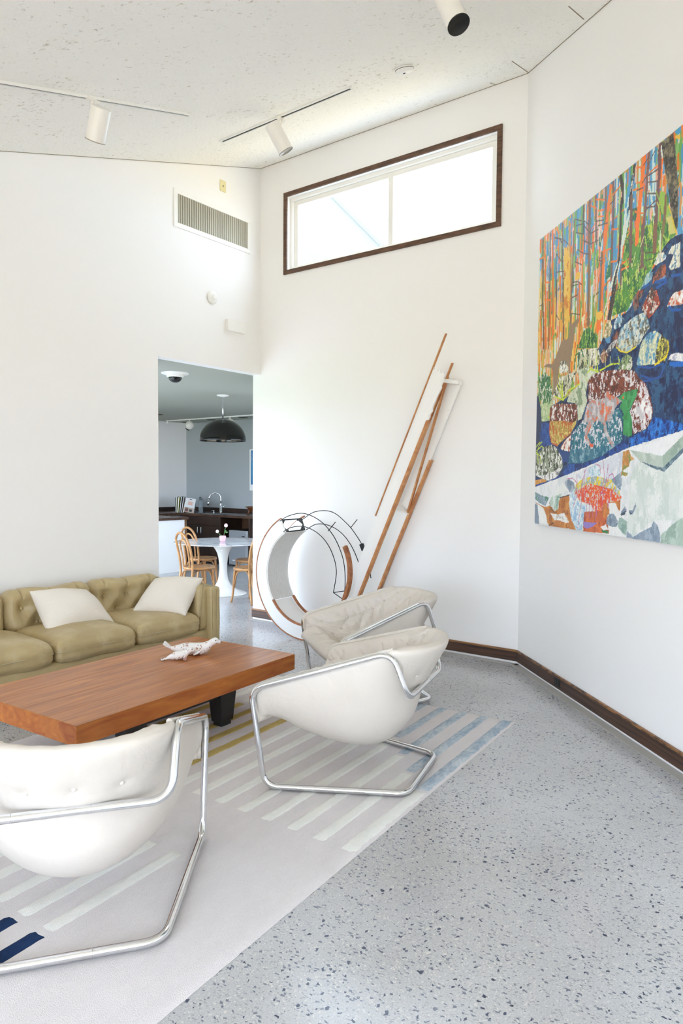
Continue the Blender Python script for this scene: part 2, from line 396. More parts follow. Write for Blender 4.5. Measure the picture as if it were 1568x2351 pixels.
for k in range(4): kw.box((KL - .1, .12 + k * 1.94, .4), (KL, .26 + k * 1.94, KZ))
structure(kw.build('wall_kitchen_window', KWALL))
# ---------------------------------------------------------------- cushions
def crease_field(P2, tufts, links, sig, dep, lsig, ldep):
    """height field (negative = pressed in) on 2D points for buttoned leather"""
    h = np.zeros(len(P2))
    for c in tufts:
        d = np.hypot(P2[:, 0] - c[0], P2[:, 1] - c[1]); h = np.minimum(h, -dep * np.exp(-(d / sig) ** 1.3))
    for a, b, k in links:
        a = np.array(a); b = np.array(b); ab = b - a; L2 = ab @ ab
        t = np.clip(((P2 - a) @ ab) / L2, 0, 1); d = np.hypot(*(P2 - (a + t[:, None] * ab)).T)
        h = np.minimum(h, -ldep * k * np.exp(-(d / lsig) ** 1.5))
    return h
def star_lines(c, angs, ln):
    return [(c, (c[0] + ln * math.cos(a), c[1] + ln * math.sin(a)), .55) for a in angs]

def cushion(size, r, n=(40, 30, 12), crown=0, fronts=None, seed=0, wob=.004, squash=None):
    """rounded box cushion centred on the origin; fronts(P, N) -> normal displacement"""
    hx, hy, hz = [k / 2 for k in size]; bm = MB(); nx, ny, nz = n
    def face(fn, a, b): bm.grid(fn, a, b)
    c = lambda u: 2 * u - 1
    face(lambda u, v: (c(u) * hx, c(v) * hy, hz), nx, ny); face(lambda u, v: (c(u) * hx, -c(v) * hy, -hz), nx, ny)
    face(lambda u, v: (c(u) * hx, -hy, c(v) * hz), nx, nz); face(lambda u, v: (-c(u) * hx, hy, c(v) * hz), nx, nz)
    face(lambda u, v: (hx, c(u) * hy, c(v) * hz), ny, nz); face(lambda u, v: (-hx, -c(u) * hy, c(v) * hz), ny, nz)
    P = np.array(bm.v); I = np.clip(P, [-hx + r, -hy + r, -hz + r], [hx - r, hy - r, hz - r]); d = P - I
    L = np.linalg.norm(d, axis=1); N = d / np.maximum(L, 1e-9)[:, None]; Q = I + N * np.minimum(r, L * 10)[:, None]
    if crown:
        w = np.clip(1 - (P[:, 0] / hx) ** 4, 0, 1) * np.clip(1 - (P[:, 1] / hy) ** 4, 0, 1)
        Q[:, 2] += crown * w * np.clip(Q[:, 2] / hz, -.35, 1)
    rng = np.random.RandomState(seed); ph = rng.rand(6) * 6.28; k = 9 + rng.rand(6) * 9
    Q += N * (wob * (np.sin(k[0] * Q[:, 0] + ph[0]) * np.sin(k[1] * Q[:, 2] + ph[1]) + np.sin(k[2] * Q[:, 0] + k[3] * Q[:, 1] + ph[2])))[:, None]
    if fronts is not None: Q += N * fronts(P, N)[:, None]
    bm.v = [tuple(q) for q in Q]
    return bm
def weld(o, d=1e-4):
    bm = bmesh.new(); bm.from_mesh(o.data); bmesh.ops.remove_doubles(bm, verts=bm.verts, dist=d); bmesh.ops.recalc_face_normals(bm, faces=bm.faces); bm.to_mesh(o.data); bm.free()
    o.data.polygons.foreach_set('use_smooth', [True] * len(o.data.polygons)); return o

# ---------------------------------------------------------------- sofa
TAN = leather('olive_tan_leather', 'bca97e', '9c875e', .5, .4, .4)
TANSEAT = leather('worn_tan_leather', 'b19d72', 'cbbd97', .7, .36, .45)
PIPE = mat('tan_piping', 'b0a280', .5)
sofa = thing('sofa', (-2.78, -.55, 0), 0, 'long olive tan leather sofa with buttoned back against the white wall', 'sofa')
def loc(*p): return (p[0] + 2.78, p[1] + .55, p[2])
def at(o, *p): o.location = loc(*p); return o
at(weld(cushion((2.36, .80, .21), .02, (30, 12, 6), wob=.001).build('base', TAN, sofa)), -2.78, -.56, .185)
at(weld(cushion((2.36, .10, .62), .03, (30, 6, 20), wob=.002).build('back_frame', TAN, sofa)), -2.78, -.135, .36)
for sx in (0, 1):
    ax = -1.612 if sx == 0 else -3.95; sg = 1 if sx == 0 else -1
    def ar(P, N):   # upright pleats at the front end of the arm
        fr = np.clip(-N[:, 1], 0, 1); return -.010 * fr * np.exp(-((P[:, 0] - .012 * sg) / .006) ** 2) - .008 * fr * np.exp(-((P[:, 0] + .034 * sg) / .006) ** 2)
    arm = at(weld(cushion((.115, .90, .615), .028, (24, 30, 20), fronts=ar, wob=.002, seed=sx).build('arm', TAN, sofa)), ax, -.56, .36)
    tf = [(-.22, .06), (.06, .06), (-.08, -.08), (.3, .06)]
    def pf(P, N, tf=tf, sg=sg):
        w = np.clip(-sg * N[:, 0], 0, 1) ; P2 = P[:, [1, 2]]
        lk = [(tf[0], tf[2], 1), (tf[2], tf[1], 1), (tf[1], tf[3], 1)] + [(t, (t[0], .3), .8) for t in tf[:2]] + [(tf[2], (tf[2][0], -.2), .8)] + sum([star_lines(t, (.3, 1.2, 2.3, 3.5, 4.4, 5.5), .1) for t in tf], [])
        return w * crease_field(P2, tf, lk, .06, .055, .012, .026)
    pad = at(weld(cushion((.135, .78, .41), .06, (18, 60, 36), fronts=pf, seed=3 + sx).build('arm_pad', TAN, sofa)), ax - .085 * sg, -.56, .485)
    rp = [(sg * -.045 + .0, -.385, -.19), (sg * -.035, -.392, .14), (sg * -.02, -.388, .19), (sg * .03, -.37, .205), (sg * .03, .33, .205)]
    MB().tube(fillet(rp, .04), .006, 8).build('piping', TAN, pad, smooth=True)
    for t in tf: MB().sphere((-sg * .042, t[0], t[1]), (.007, .011, .011), 10, 6).build('button', TAN, pad, smooth=True)
seats = [(-1.765, -2.42), (-2.425, -3.110), (-3.115, -3.80)]
for k, (a, b) in enumerate(seats):
    def sf(P, N, k=k):
        fr = np.clip(-N[:, 1], 0, 1); return .010 * np.exp(-((P[:, 2] - .0) / .006) ** 2) * fr * 0 - .004 * np.exp(-((P[:, 2] + .012) / .01) ** 2) * fr
    sc = at(weld(cushion((a - b - .004, .68, .155), .055, (44, 40, 14), crown=.055, fronts=sf, seed=10 + k, wob=.004).build('seat_cushion', TANSEAT, sofa)), (a + b) / 2, -.665, .358)
    h = (a - b) / 2
    MB().tube(fillet([(-h + .01, .26, .008), (-h + .008, -.335, .008), (h - .008, -.335, .008), (h - .01, .26, .008)], .05), .0045, 8).build('piping', PIPE, sc, smooth=True)
for k, (a, b) in enumerate([(-1.665, -2.378), (-2.384, -3.118), (-3.124, -3.86)]):
    wd = a - b
    tf = [(-wd * .33, .035), (0.0, .035), (wd * .33, .035), (-wd * .165, -.085), (wd * .165, -.085)]
    def bf(P, N, tf=tf):
        w = np.clip(-N[:, 1] * 1.6, 0, 1); w2 = np.clip(N[:, 2], 0, 1); P2 = P[:, [0, 2]]
        lk = [(tf[i], tf[j], .8) for i, j in ((0, 3), (3, 1), (1, 4), (4, 2))] + [(t, (t[0], .3), 1) for t in tf[:3]] + [(t, (t[0], -.3), .8) for t in tf[3:]] + sum([star_lines(t, (.5, 1.4, 2.2, 3.4, 4.2, 5.3, 6.0), .11) for t in tf], [])
        h = crease_field(P2, tf, lk, .075, .085, .012, .038)
        h2 = crease_field(np.c_[P2[:, 0], np.full(len(P2), .3)], [], [(t, (t[0], .31), 1) for t in [(x[0], .29) for x in tf[:3]]], .05, .03, .012, .016)
        return w * h + w2 * (1 - w) * h2
    bc = at(weld(cushion((wd - .004, .25, .36), .095, (90, 16, 44), fronts=bf, seed=20 + k, wob=.006).build('back_cushion', TAN, sofa)), (a + b) / 2, -.245,   .548)
    bc.rotation_euler.x = -.12
    for t in tf: MB().sphere((t[0], -.062, t[1]), (.012, .007, .012), 10, 6).build('button', TAN, bc, smooth=True)
for x in (-1.7, -3.85):
    for y in (-.9, -.2):
        at(MB().lathe([(.02, 0), (.026, .02), (.03, .085)], 14).build('leg', BLACK, sofa, smooth=True), x, y, 0)

# ---------------------------------------------------------------- pillows
def linen(name, col):
    m = mat(name, col, .95, spec=.1); t = m.node_tree; b = t.nodes['Principled BSDF']; N = t.nodes.new; L = t.links.new
    tc = N('ShaderNodeTexCoord'); u = N('ShaderNodeBump'); u.inputs['Strength'].default_value = .35; u.inputs['Distance'].default_value = .003
    n = N('ShaderNodeTexNoise'); n.inputs['Scale'].default_value = 260; n.inputs['Detail'].default_value = 2; L(tc.outputs['Object'], n.inputs['Vector'])
    w = N('ShaderNodeTexNoise'); w.inputs['Scale'].default_value = 14; L(tc.outputs['Object'], w.inputs['Vector'])
    a = N('ShaderNodeMath'); a.operation = 'MULTIPLY_ADD'; a.inputs[1].default_value = 1.2; L(w.outputs['Fac'], a.inputs[0]); L(n.outputs['Fac'], a.inputs[2])
    L(a.outputs[0], u.inputs['Height']); L(u.outputs[0], b.inputs['Normal'])
    r = N('ShaderNodeMapRange'); r.inputs[3].default_value = .86; r.inputs[4].default_value = 1.08; L(n.outputs['Fac'], r.inputs[0])
    x = N('ShaderNodeMixRGB'); x.blend_type = 'MULTIPLY'; x.inputs[0].default_value = 1; x.inputs[1].default_value = b.inputs['Base Color'].default_value; L(r.outputs[0], x.inputs[2]); L(x.outputs[0], b.inputs['Base Color'])
    return m
LINEN = linen('woven_linen', 'ece5da')
def pillow(label, TL, TR, BL, BR, T, seed):
    TL, TR, BL, BR = [np.array(p) for p in (TL, TR, BL, BR)]; ctr = (TL + TR + BL + BR) / 4
    n = np.cross(TR - TL + BR - BL, BL - TL + BR - TR); n /= np.linalg.norm(n)
    mb = MB(); rng = np.random.RandomState(seed); ph = rng.rand(8) * 6
    for sg in (1, -1):
        def fn(i, j):
            u, v = 2 * i - 1, 2 * j - 1
            uu = u * (1 - .06 * (1 - v * v) * abs(u)); vv = v * (1 - .06 * (1 - u * u) * abs(v))
            p = ((1 - uu) / 2 * (1 + vv) / 2) * TL + ((1 + uu) / 2 * (1 + vv) / 2) * TR + ((1 - uu) / 2 * (1 - vv) / 2) * BL + ((1 + uu) / 2 * (1 - vv) / 2) * BR
            t = max(0, (1 - u * u) * (1 - v * v)) ** .55 * T * (1 + .08 * math.sin(3 * u + ph[0]) * math.sin(4 * v + ph[1]))
            t += .006 * math.sin(9 * u + 4 * v + ph[2]) * (1 - u * u) * (1 - v * v) * abs(v)
            t -= .010 * max(0, abs(u * v) - .45) * math.sin(14 * (abs(u) - abs(v)) + ph[3])*max(0,(1-u*u)*(1-v*v))**.3
            return tuple(p + n * sg * t - ctr)
        mb.grid(fn, 44, 44)
    o = weld(mb.build('throw_pillow', LINEN)); o.location = ctr
    tag(o, label, 'pillow', 'white linen pillows on the sofa'); return o
pillow('wide off-white linen pillow propped on the middle of the sofa back', (-2.985, -.40, .735), (-2.475, -.38, .685), (-3.0, -.68, .425), (-2.39, -.66, .425), .135, 1)
pillow('square off-white linen pillow leaning on the buttoned sofa arm', (-1.80, -.42, .71), (-1.66, -.90, .74), (-2.16, -.55, .465), (-1.93, -.98, .455), .13, 2)

# ---------------------------------------------------------------- coffee table
TEAK = wood('warm_teak', '96562a', 'c9823f', (.9, 11, 11), .34, coat=.15, wave=1.9, contrast=(.3, .72), distort=6)
TEAKEDGE = wood('teak_edge', '9a4a10', 'c4772c', (1.4, 6, 9), .32, coat=.3, wave=1.8, contrast=(.3, .7), distort=6)
ct = thing('coffee_table', (-3.082, -1.984, .0122), math.radians(3.4), 'low warm brown wooden coffee table with thick slab top on black legs', 'table')
tl, td, th = 1.742, .957, .108
MB().box((-tl / 2, -td / 2, .39 - th), (tl / 2, td / 2, .386)).build('tabletop', TEAKEDGE, ct, bevel=.004)
ys = [-td / 2, -.235, -.02, .225, td / 2]
for k in range(4):
    o = MB().box((-tl / 2 + .001, ys[k] + .0007, 0), (tl / 2 - .001, ys[k + 1] - .0007, .004)).build('plank', TEAK, ct, bevel=.001)
    o.location = (0, 0, .386)
for sx in (-1, 1):
    for sy in (-1, 1):
        x, y = sx * .37, sy * .27
        l = MB(); l.hexa([(x - .055, y - .045, .028), (x + .055, y - .045, .028), (x + .055, y + .045, .028), (x - .055, y + .045, .028), (x - .08, y - .06, .282), (x + .08, y - .06, .282), (x + .08, y + .06, .282), (x - .08, y + .06, .282)])
        lo = l.build('leg', BLACK, ct, bevel=.004)
        MB().box((x - .045, y - .038, 0), (x + .045, y + .038, .03)).build('foot', BLACKMATTE, lo, bevel=.006)
    MB().box((sx * .37 - .05, -.21, .17), (sx * .37 + .05, .21, .282)).build('rail', BLACK, ct)
for sy in (-1, 1): MB().box((-.31, sy * .27 - .025, .19), (.31, sy * .27 + .025, .282)).build('rail', BLACK, ct)

# ---------------------------------------------------------------- seal figurines
def seal_mat():
    m = mat('chipped_white_glaze', 'ebe8e6', .45); t = m.node_tree; b = t.nodes['Principled BSDF']; N = t.nodes.new; L = t.links.new
    tc = N('ShaderNodeTexCoord'); col = None; prev = None
    for sc, lo, hi, c in ((26, .60, .65, '9a6050'), (80, .645, .69, '5a4a48'), (38, .63, .67, 'b06a3c')):
        n = N('ShaderNodeTexNoise'); n.inputs['Scale'].default_value = sc; n.inputs['Detail'].default_value = 3; L(tc.outputs['Object'], n.inputs['Vector'])
        r = N('ShaderNodeMapRange'); r.inputs[1].default_value = lo; r.inputs[2].default_value = hi; r.inputs[4].default_value = .9; L(n.outputs['Fac'], r.inputs[0])
        x = N('ShaderNodeMixRGB'); x.inputs[2].default_value = (*srgb(c), 1); L(r.outputs[0], x.inputs[0])
        if prev: L(prev, x.inputs[1])
        else: x.inputs[1].default_value = (*srgb('ebe8e6'), 1)
        prev = x.outputs[0]
    L(prev, b.inputs['Base Color']); return m
SEALM = seal_mat()
def body(sections, n=24, m=48):
    """sections: (x, z, ry, rz) along the animal; loft closed at both ends"""
    Sx = smooth_curve(sections, m); mb = MB(); v = []
    for i, (x, z, ry, rz) in enumerate(Sx):
        for k in range(n):
            a = 2 * PI * k / n; v.append((x, ry * math.cos(a), z + rz * math.sin(a)))
    f = [(i * n + k, i * n + (k + 1) % n, (i + 1) * n + (k + 1) % n, (i + 1) * n + k) for i in range(m - 1) for k in range(n)]
    f += [tuple(range(n))[::-1], tuple(range((m - 1) * n, m * n))]
    return mb.add(v, f)
def fin(pts, w, th, n=14):
    """flat tapered flipper along pts; w = half widths, th = half thickness"""
    P = smooth_curve([(*p, q) for p, q in zip(pts, w)], 14); mb = MB(); v = []
    for i, (x, y, z, r) in enumerate(P):
        a = P[max(0, i - 1)][:3]; b = P[min(13, i + 1)][:3]; T = Vector(b - a).normalized(); B = T.cross(Vector((0, 0, 1))).normalized(); N = B.cross(T)
        for k in range(n):
            t = 2 * PI * k / n; v.append(Vector((x, y, z)) + B * math.cos(t) * r + N * math.sin(t) * th * (1 if 0 < i < 13 else .4))
    f = [(i * n + k, i * n + (k + 1) % n, (i + 1) * n + (k + 1) % n, (i + 1) * n + k) for i in range(13) for k in range(n)] + [tuple(range(n))[::-1], tuple(range(13 * n, 14 * n))]
    return mb.add(v, f)
def seal(label, pos, rz, s, sections, tail, flips, eyes):
    o = thing('seal_figurine', pos, rz, label, 'figurine'); o.scale = (s, s, s)
    body(sections).build('body', SEALM, o, smooth=True)
    for t in tail: fin(*t).build('tail_flipper', SEALM, o, smooth=True)
    for t in flips: fin(*t).build('flipper', SEALM, o, smooth=True)
    for e in eyes: MB().sphere(e[0], e[1], 10, 6).build(e[2], BLACK, o, smooth=True)
    return o
TZ = .400
seal('large white chipped seal figurine with raised head and tail on the coffee table', (-2.636, -1.868, TZ), math.radians(-51), 1.0,
     [(-.150, .048, .012, .012), (-.125, .044, .018, .016), (-.085, .043, .032, .030), (-.03, .042, .047, .041), (.03, .041, .052, .041), (.08, .045, .046, .041), (.115, .063, .035, .036), (.142, .087, .027, .028), (.165, .096, .023, .023), (.185, .091, .016, .015), (.198, .086, .008, .009)],
     [([(-.14, .004, .047), (-.168, .010, .066), (-.190, .016, .088)], (.012, .020, .013), .007), ([(-.14, -.004, .047), (-.168, -.010, .063), (-.192, -.014, .080)], (.012, .020, .012), .007)],
     [([(.07, -.040, .045), (.045, -.058, .026), (.02, -.062, .012)], (.010, .017, .010), .006), ([(.07, .040, .045), (.045, .058, .026), (.02, .062, .012)], (.010, .017, .010), .006)],
     [((.166, -.0205, .103), .0042, 'eye'), ((.166, .0205, .103), .0042, 'eye'), ((.199, 0, .087), (.003, .005, .004), 'nose')])
seal('small pale seal pup figurine in front of the larger seal', (-2.79, -1.905, TZ), math.radians(-43), 1.0,
     [(-.075, .014, .010, .008), (-.055, .022, .018, .014), (-.02, .030, .029, .026), (.02, .034, .033, .031), (.055, .045, .026, .029), (.075, .061, .020, .022), (.092, .068, .017, .017), (.106, .062, .011, .010), (.112, .060, .005, .006)],
     [([(-.068, .004, .014), (-.09, .010, .010), (-.108, .018, .008)], (.008, .013, .008), .006), ([(-.068, -.004, .014), (-.09, -.010, .010), (-.108, -.016, .008)], (.008, .013, .008), .006)],
     [([(.045, -.022, .034), (.05, -.034, .016), (.045, -.042, .006)], (.009, .012, .009), .006), ([(.045, .022, .034), (.05, .034, .016), (.045, .042, .006)], (.009, .012, .009), .006)],
     [((.094, -.0155, .073), .0034, 'eye'), ((.094, .0155, .073), .0034, 'eye'), ((.112, 0, .061), (.002, .004, .003), 'nose')])

# ---------------------------------------------------------------- lounge chairs
CREAM = leather('cream_leather', 'd8d0c6', 'cdc5ba', .35, .38, .22)
G = .012
def make_chair():
    root = thing('lounge_chair', (0, 0, 0))
    wr, wf, yf, xt, yt, zt, xs, ys, zs, xb, yb, zb = .279, .483, .703, .505, .772, .519, .330, .075, .739, .308, -.010, .509
    z0 = .016
    pts = [(-wr, 0, z0), (wr, 0, z0), (wf, yf, z0), (xt, yt, zt), (xs, ys, zs), (xb, yb, zb), (-xb, yb, zb), (-xs, ys, zs), (-xt, yt, zt), (-wf, yf, z0)]
    MB().tube(fillet(pts, [.07, .07, .075, .075, .08, .075, .075, .08, .075, .075], True), .0155, 16, closed=True).build('tube_frame', CHROME, root, smooth=True)
    # joint sleeves of the tube on the back bar and the floor bar
    for x, y, z in ((.05, yb, zb), (.05, 0, z0), (-.19, yb, zb)):
        MB().tube([(x - .0008, y, z), (x + .0008, y, z)], .0162, 16).build('tube_joint', STEEL, root, smooth=True)
    # slung pad: hammock between the two arms
    nu, nv = 96, 120
    leg_d = Vector((wf - xt, yf - yt, z0 - zt)).normalized()
    Q = Vector((xt, yt, zt)) + leg_d * .19
    edge = fillet([tuple(Q), (xt, yt, zt), (xs, ys, zs)], .07, n=10)
    edge = resample(edge, nu + 1); edge[:, 0] -= .030; edge[:, 2] += .008
    mid = smooth_curve([(0, .765, .315), (0, .71, .350), (0, .60, .285), (0, .50, .205), (0, .36, .170), (0, .21, .190), (0, .09, .31), (0, .035, .47), (0, -.05, .63), (0, -.115, .748)], nu + 1)
    # blend so the end of the arms meets the ends of the back roll
    s = np.linspace(-1, 1, nv + 1); P = np.zeros((nu + 1, nv + 1, 3))
    for j, sv in enumerate(s):
        ph = abs(sv) * PI / 2; a = 1 - math.cos(ph); b = math.sin(ph) * (1 if sv > 0 else -1)
        P[:, j, 0] = edge[:, 0] * b; P[:, j, 1] = mid[:, 1] + (edge[:, 1] - mid[:, 1]) * a; P[:, j, 2] = mid[:, 2] + (edge[:, 2] - mid[:, 2]) * a
    def normals(P):
        du = np.gradient(P, axis=0); dv = np.gradient(P, axis=1); n = np.cross(dv, du); return n / np.maximum(np.linalg.norm(n, axis=2), 1e-9)[..., None]
    N = normals(P)
    if N[nu // 2, nv // 2, 2] < 0: N = -N
    au = np.r_[0, np.cumsum(np.linalg.norm(np.diff(P[:, nv // 2], axis=0), axis=1))]
    av = np.zeros((nu + 1, nv + 1))
    av[:, 1:] = np.cumsum(np.linalg.norm(np.diff(P, axis=1), axis=2), axis=1); av -= av[:, nv // 2:nv // 2 + 1]
    half = av[:, -1:]; du_ = np.minimum(au, au[-1] - au)[:, None] * np.ones((1, nv + 1)); dv_ = half - np.abs(av)
    d = np.minimum(du_, dv_); w = .055
    th = .046 * np.sqrt(np.clip(1 - (1 - np.clip(d / w, 0, 1)) ** 2, 0, 1))
    # tufts on the inner face
    tufts = []; links = []
    pu, pv = .135, .15
    rows = [k * pu + .10 for k in range(int((au[-1] - .12) / pu) + 1)]
    for r_i, ru in enumerate(rows):
        hw = float(np.interp(ru, au, half[:, 0])); k0 = (r_i % 2) * .5
        for k in range(-6, 7):
            t = (k + k0) * pv
            if abs(t) < hw - .09: tufts.append((ru, t))
    for a in tufts:
        for b in tufts:
            if 0.01 < b[0] - a[0] < pu * 1.1 and abs(abs(b[1] - a[1]) - pv / 2) < .02: links.append((a, b, .75))
        links += star_lines(a, (.9, 2.2, 4.0, 5.4), .075)
    U2 = np.c_[(au[:, None] * np.ones((1, nv + 1))).ravel(), av.ravel()]
    h = crease_field(U2, tufts, links, .045, .030, .024, .030).reshape(nu + 1, nv + 1)
    puff = .042 * np.clip(d / .12, 0, 1)
    edgefade = np.clip(d / .05, 0, 1)
    rng = np.random.RandomState(4)
    wr_ = .0018 * np.sin(70 * av + 12 * au[:, None]) * np.clip(1 - d / .09, 0, 1) * np.clip(d / .02, 0, 1)
    inner = P + N * (th + puff + h * edgefade + wr_)[..., None]
    # outer face: smooth belly with three shallow buttons across the back
    ou = au[-1] - .20
    ob = [(ou, -.15), (ou + .02, 0), (ou, .15)]
    ho = crease_field(U2, ob, [((o[0], o[1]), (o[0] + .2, o[1] + .01), .5) for o in ob], .03, .012, .006, .004).reshape(nu + 1, nv + 1)
    outer = P - N * (th * .40 + (ho + .001) * edgefade)[..., None]
    mb = MB(); wv = nv + 1; f = []
    vv = list(map(tuple, inner.reshape(-1, 3))) + list(map(tuple, outer.reshape(-1, 3))); K = len(vv) // 2
    for i in range(nu):
        for j in range(nv):
            a = i * wv + j; f.append((a, a + wv, a + wv + 1, a + 1)); f.append((K + a, K + a + 1, K + a + wv + 1, K + a + wv))
    mb.add(vv, f); pad = weld(mb.build('sling_pad', CREAM, root), 2e-5)
    for (tu, tv) in tufts:
        i = int(np.argmin(abs(au - tu))); j = int(np.argmin(abs(av[i] - tv))); c = inner[i, j] + N[i, j] * .004
        MB().sphere(c, .0095, 10, 6).build('button', CREAM, pad, smooth=True)
    for (tu, tv) in ob:
        i = int(np.argmin(abs(au - tu))); j = int(np.argmin(abs(av[i] - tv))); c = outer[i, j] - N[i, j] * .001
        MB().sphere(c, .008, 10, 6).build('button', CREAM, pad, smooth=True)
    # leather sleeve laced round the front of the frame and along the arms
    for sx in (-1, 1):
        e = edge.copy(); e[:, 0] = sx * (e[:, 0] + .004)
        MB().tube(resample(e, 40), [.010 + .002 * math.sin(k * 2.1) for k in range(40)], 8).build('edge_roll', CREAM, pad, smooth=True)
    return root
chair = make_chair()
grp = 'cream leather lounge chairs around the coffee table'
def place(o, x, y, deg, label):
    o.location = (x, y, G); o.rotation_euler = (0, 0, math.radians(deg) - PI / 2); tag(o, label, 'armchair', grp); return o
place(chair, -2.590, -3.670, 104.3, 'cream leather chrome tube lounge chair standing alone on the middle of the striped rug')
place(copy_tree(chair), -4.559, -3.510, 54.0, 'cream leather lounge chair seen from behind, with the navy rug stripes beneath it')
place(copy_tree(chair), -1.258, -2.832, 144.6, 'cream leather lounge chair in front of the leaning white sculpture, its tufted seat showing')
# ---------------------------------------------------------------- rug
def pile(name, c1, c2, scale=60, mix=.5, bump=.5):
    m = mat(name, c1, .97, spec=.08); t = m.node_tree; b = t.nodes['Principled BSDF']; N = t.nodes.new; L = t.links.new
    tc = N('ShaderNodeTexCoord'); mp = N('ShaderNodeMapping'); mp.inputs['Scale'].default_value = (1, 2.2, 1); L(tc.outputs['Object'], mp.inputs[0])
    n = N('ShaderNodeTexNoise'); n.inputs['Scale'].default_value = scale; n.inputs['Detail'].default_value = 4; L(mp.outputs[0], n.inputs['Vector'])
    n2 = N('ShaderNodeTexNoise'); n2.inputs['Scale'].default_value = 6; n2.inputs['Detail'].default_value = 5; L(mp.outputs[0], n2.inputs['Vector'])
    a = N('ShaderNodeMath'); a.operation = 'ADD'; L(n.outputs['Fac'], a.inputs[0]); L(n2.outputs['Fac'], a.inputs[1])
    r = N('ShaderNodeMapRange'); r.inputs[1].default_value = .7; r.inputs[2].default_value = 1.3; r.inputs[4].default_value = mix; L(a.outputs[0], r.inputs[0])
    x = N('ShaderNodeMixRGB'); x.inputs[1].default_value = (*srgb(c1), 1); x.inputs[2].default_value = (*srgb(c2), 1); L(r.outputs[0], x.inputs[0]); L(x.outputs[0], b.inputs['Base Color'])
    f = N('ShaderNodeTexNoise'); f.inputs['Scale'].default_value = 240; L(tc.outputs['Object'], f.inputs['Vector'])
    u = N('ShaderNodeBump'); u.inputs['Strength'].default_value = bump; u.inputs['Distance'].default_value = .004; L(f.outputs['Fac'], u.inputs['Height']); L(u.outputs[0], b.inputs['Normal'])
    return m
RUGBASE = pile('lilac_grey_pile', 'dcd8d9', 'd0cbcd', 70, .6)
RWHITE = pile('silvery_white_pile', 'e9e9e5', 'dadcd9', 40, .6)
RGOLD = pile('gold_pile', 'c8b478', 'a89250', 70, .8)
RBLUE = pile('pale_blue_pile', 'ced5d9', '8fa3b8', 30, 1.0)
RNAVY = pile('navy_pile', '273c62', '1c2c4c', 60, .8)
RL, RD = 4.7, 2.42
rug = thing('rug', (-1.481, -3.715, 0), math.radians(180 + 3.96), 'large lilac grey wool rug with white, gold, blue and navy raised stripes', 'rug')
# local x runs along the front edge away from the corner, local y is -v (into the room)
rng = np.random.RandomState(2)
rb = MB()
def rug_fn(i, j):
    u = -.03 + i * RL; v = j * RD
    e = .0006 * (math.sin(61 * u) + math.sin(143 * u + 1) + math.sin(331 * u)) if j in (0.0, 1.0) else 0
    e2 = .0015 * (math.sin(57 * v) + math.sin(131 * v)) if i in (0.0, 1.0) else 0
    z = .0085 if 0 < i < 1 and 0 < j < 1 else .001
    return (u + e2, -(v + e), z)
rb.grid(rug_fn, 188, 98); rb.build('pile', RUGBASE, rug, smooth=True)
def stripe(u0, u1, v0, v1, m):
    n = max(4, int((u1 - u0) / .03)); k = 6; mb = MB(); ph = rng.rand(6) * 6
    def fn(i, j):
        u = u0 + i * (u1 - u0); v = v0 + j * (v1 - v0); inn = 0 < i < 1 and 0 < j < 1
        j1 = .0018 * (math.sin(90 * u + ph[0]) + math.sin(171 * u + ph[1]))
        j2 = .002 * (math.sin(150 * v + ph[2]))
        z = .0118 + .0006 * math.sin(40 * u + ph[3]) * math.sin(80 * v) if inn else .006
        return (u + (j2 if i in (0., 1.) else 0), -(v + (j1 if not 0 < j < 1 else 0)), z)
    mb.grid(fn, n, k); o = mb.build('stripe', m, rug, smooth=True); return o
UB = [1.27, 1.10, .90, .68, .47, .32, .2, .1]
for k in range(15):
    v0 = .016 + .1545 * k; v1 = v0 + .073
    if k < 8:
        stripe(-.02, UB[k], v0, v1, RBLUE); stripe(UB[k] + .004, 1.955 + .006 * (5 - k), v0, v1, RWHITE)
    else:
        stripe(-.02, .685, v0, v1, RWHITE); stripe(.69, 1.80, v0, v1, RGOLD)
    if k >= 4:
        stripe(2.375, 3.022, v0 - .026, v1 - .026, RWHITE); stripe(3.028, 4.2, v0 - .026, v1 - .026, RNAVY)

# ---------------------------------------------------------------- open ring sculpture
PLASTERW = mat('white_sculpture_paint', 'f1f1f0', .55, bump=(30, .12, .004))
RUST = wood('reddish_edge_wood', '8a5030', 'b8794c', (6, 6, 6), .5, wave=3)
FIBRE = None
def fibre():
    m = mat('combed_plaster', 'f6f4f0', .9); t = m.node_tree; b = t.nodes['Principled BSDF']; N = t.nodes.new; L = t.links.new
    tc = N('ShaderNodeTexCoord'); mp = N('ShaderNodeMapping'); mp.inputs['Scale'].default_value = (22, 3, 3); L(tc.outputs['Object'], mp.inputs[0])
    n = N('ShaderNodeTexNoise'); n.inputs['Scale'].default_value = 5; n.inputs['Detail'].default_value = 8; n.inputs['Roughness'].default_value = .7; n.inputs['Distortion'].default_value = 1.0; L(mp.outputs[0], n.inputs['Vector'])
    u = N('ShaderNodeBump'); u.inputs['Strength'].default_value = .9; u.inputs['Distance'].default_value = .02; L(n.outputs['Fac'], u.inputs['Height']); L(u.outputs[0], b.inputs['Normal'])
    r = N('ShaderNodeMapRange'); r.inputs[1].default_value = .3; r.inputs[2].default_value = .5; r.inputs[3].default_value = .86; r.inputs[4].default_value = 1; L(n.outputs['Fac'], r.inputs[0])
    x = N('ShaderNodeMixRGB'); x.blend_type = 'MULTIPLY'; x.inputs[0].default_value = 1; x.inputs[1].default_value = (*srgb('f6f4f0'), 1); L(r.outputs[0], x.inputs[2]); L(x.outputs[0], b.inputs['Base Color'])
    return m
FIBRE = fibre()
WIRE = mat('dark_steel_wire', '2b2d33', .45, .6)
XF, XR, RC, RO, RI = -.492, -.17, -1.055, .645, .490
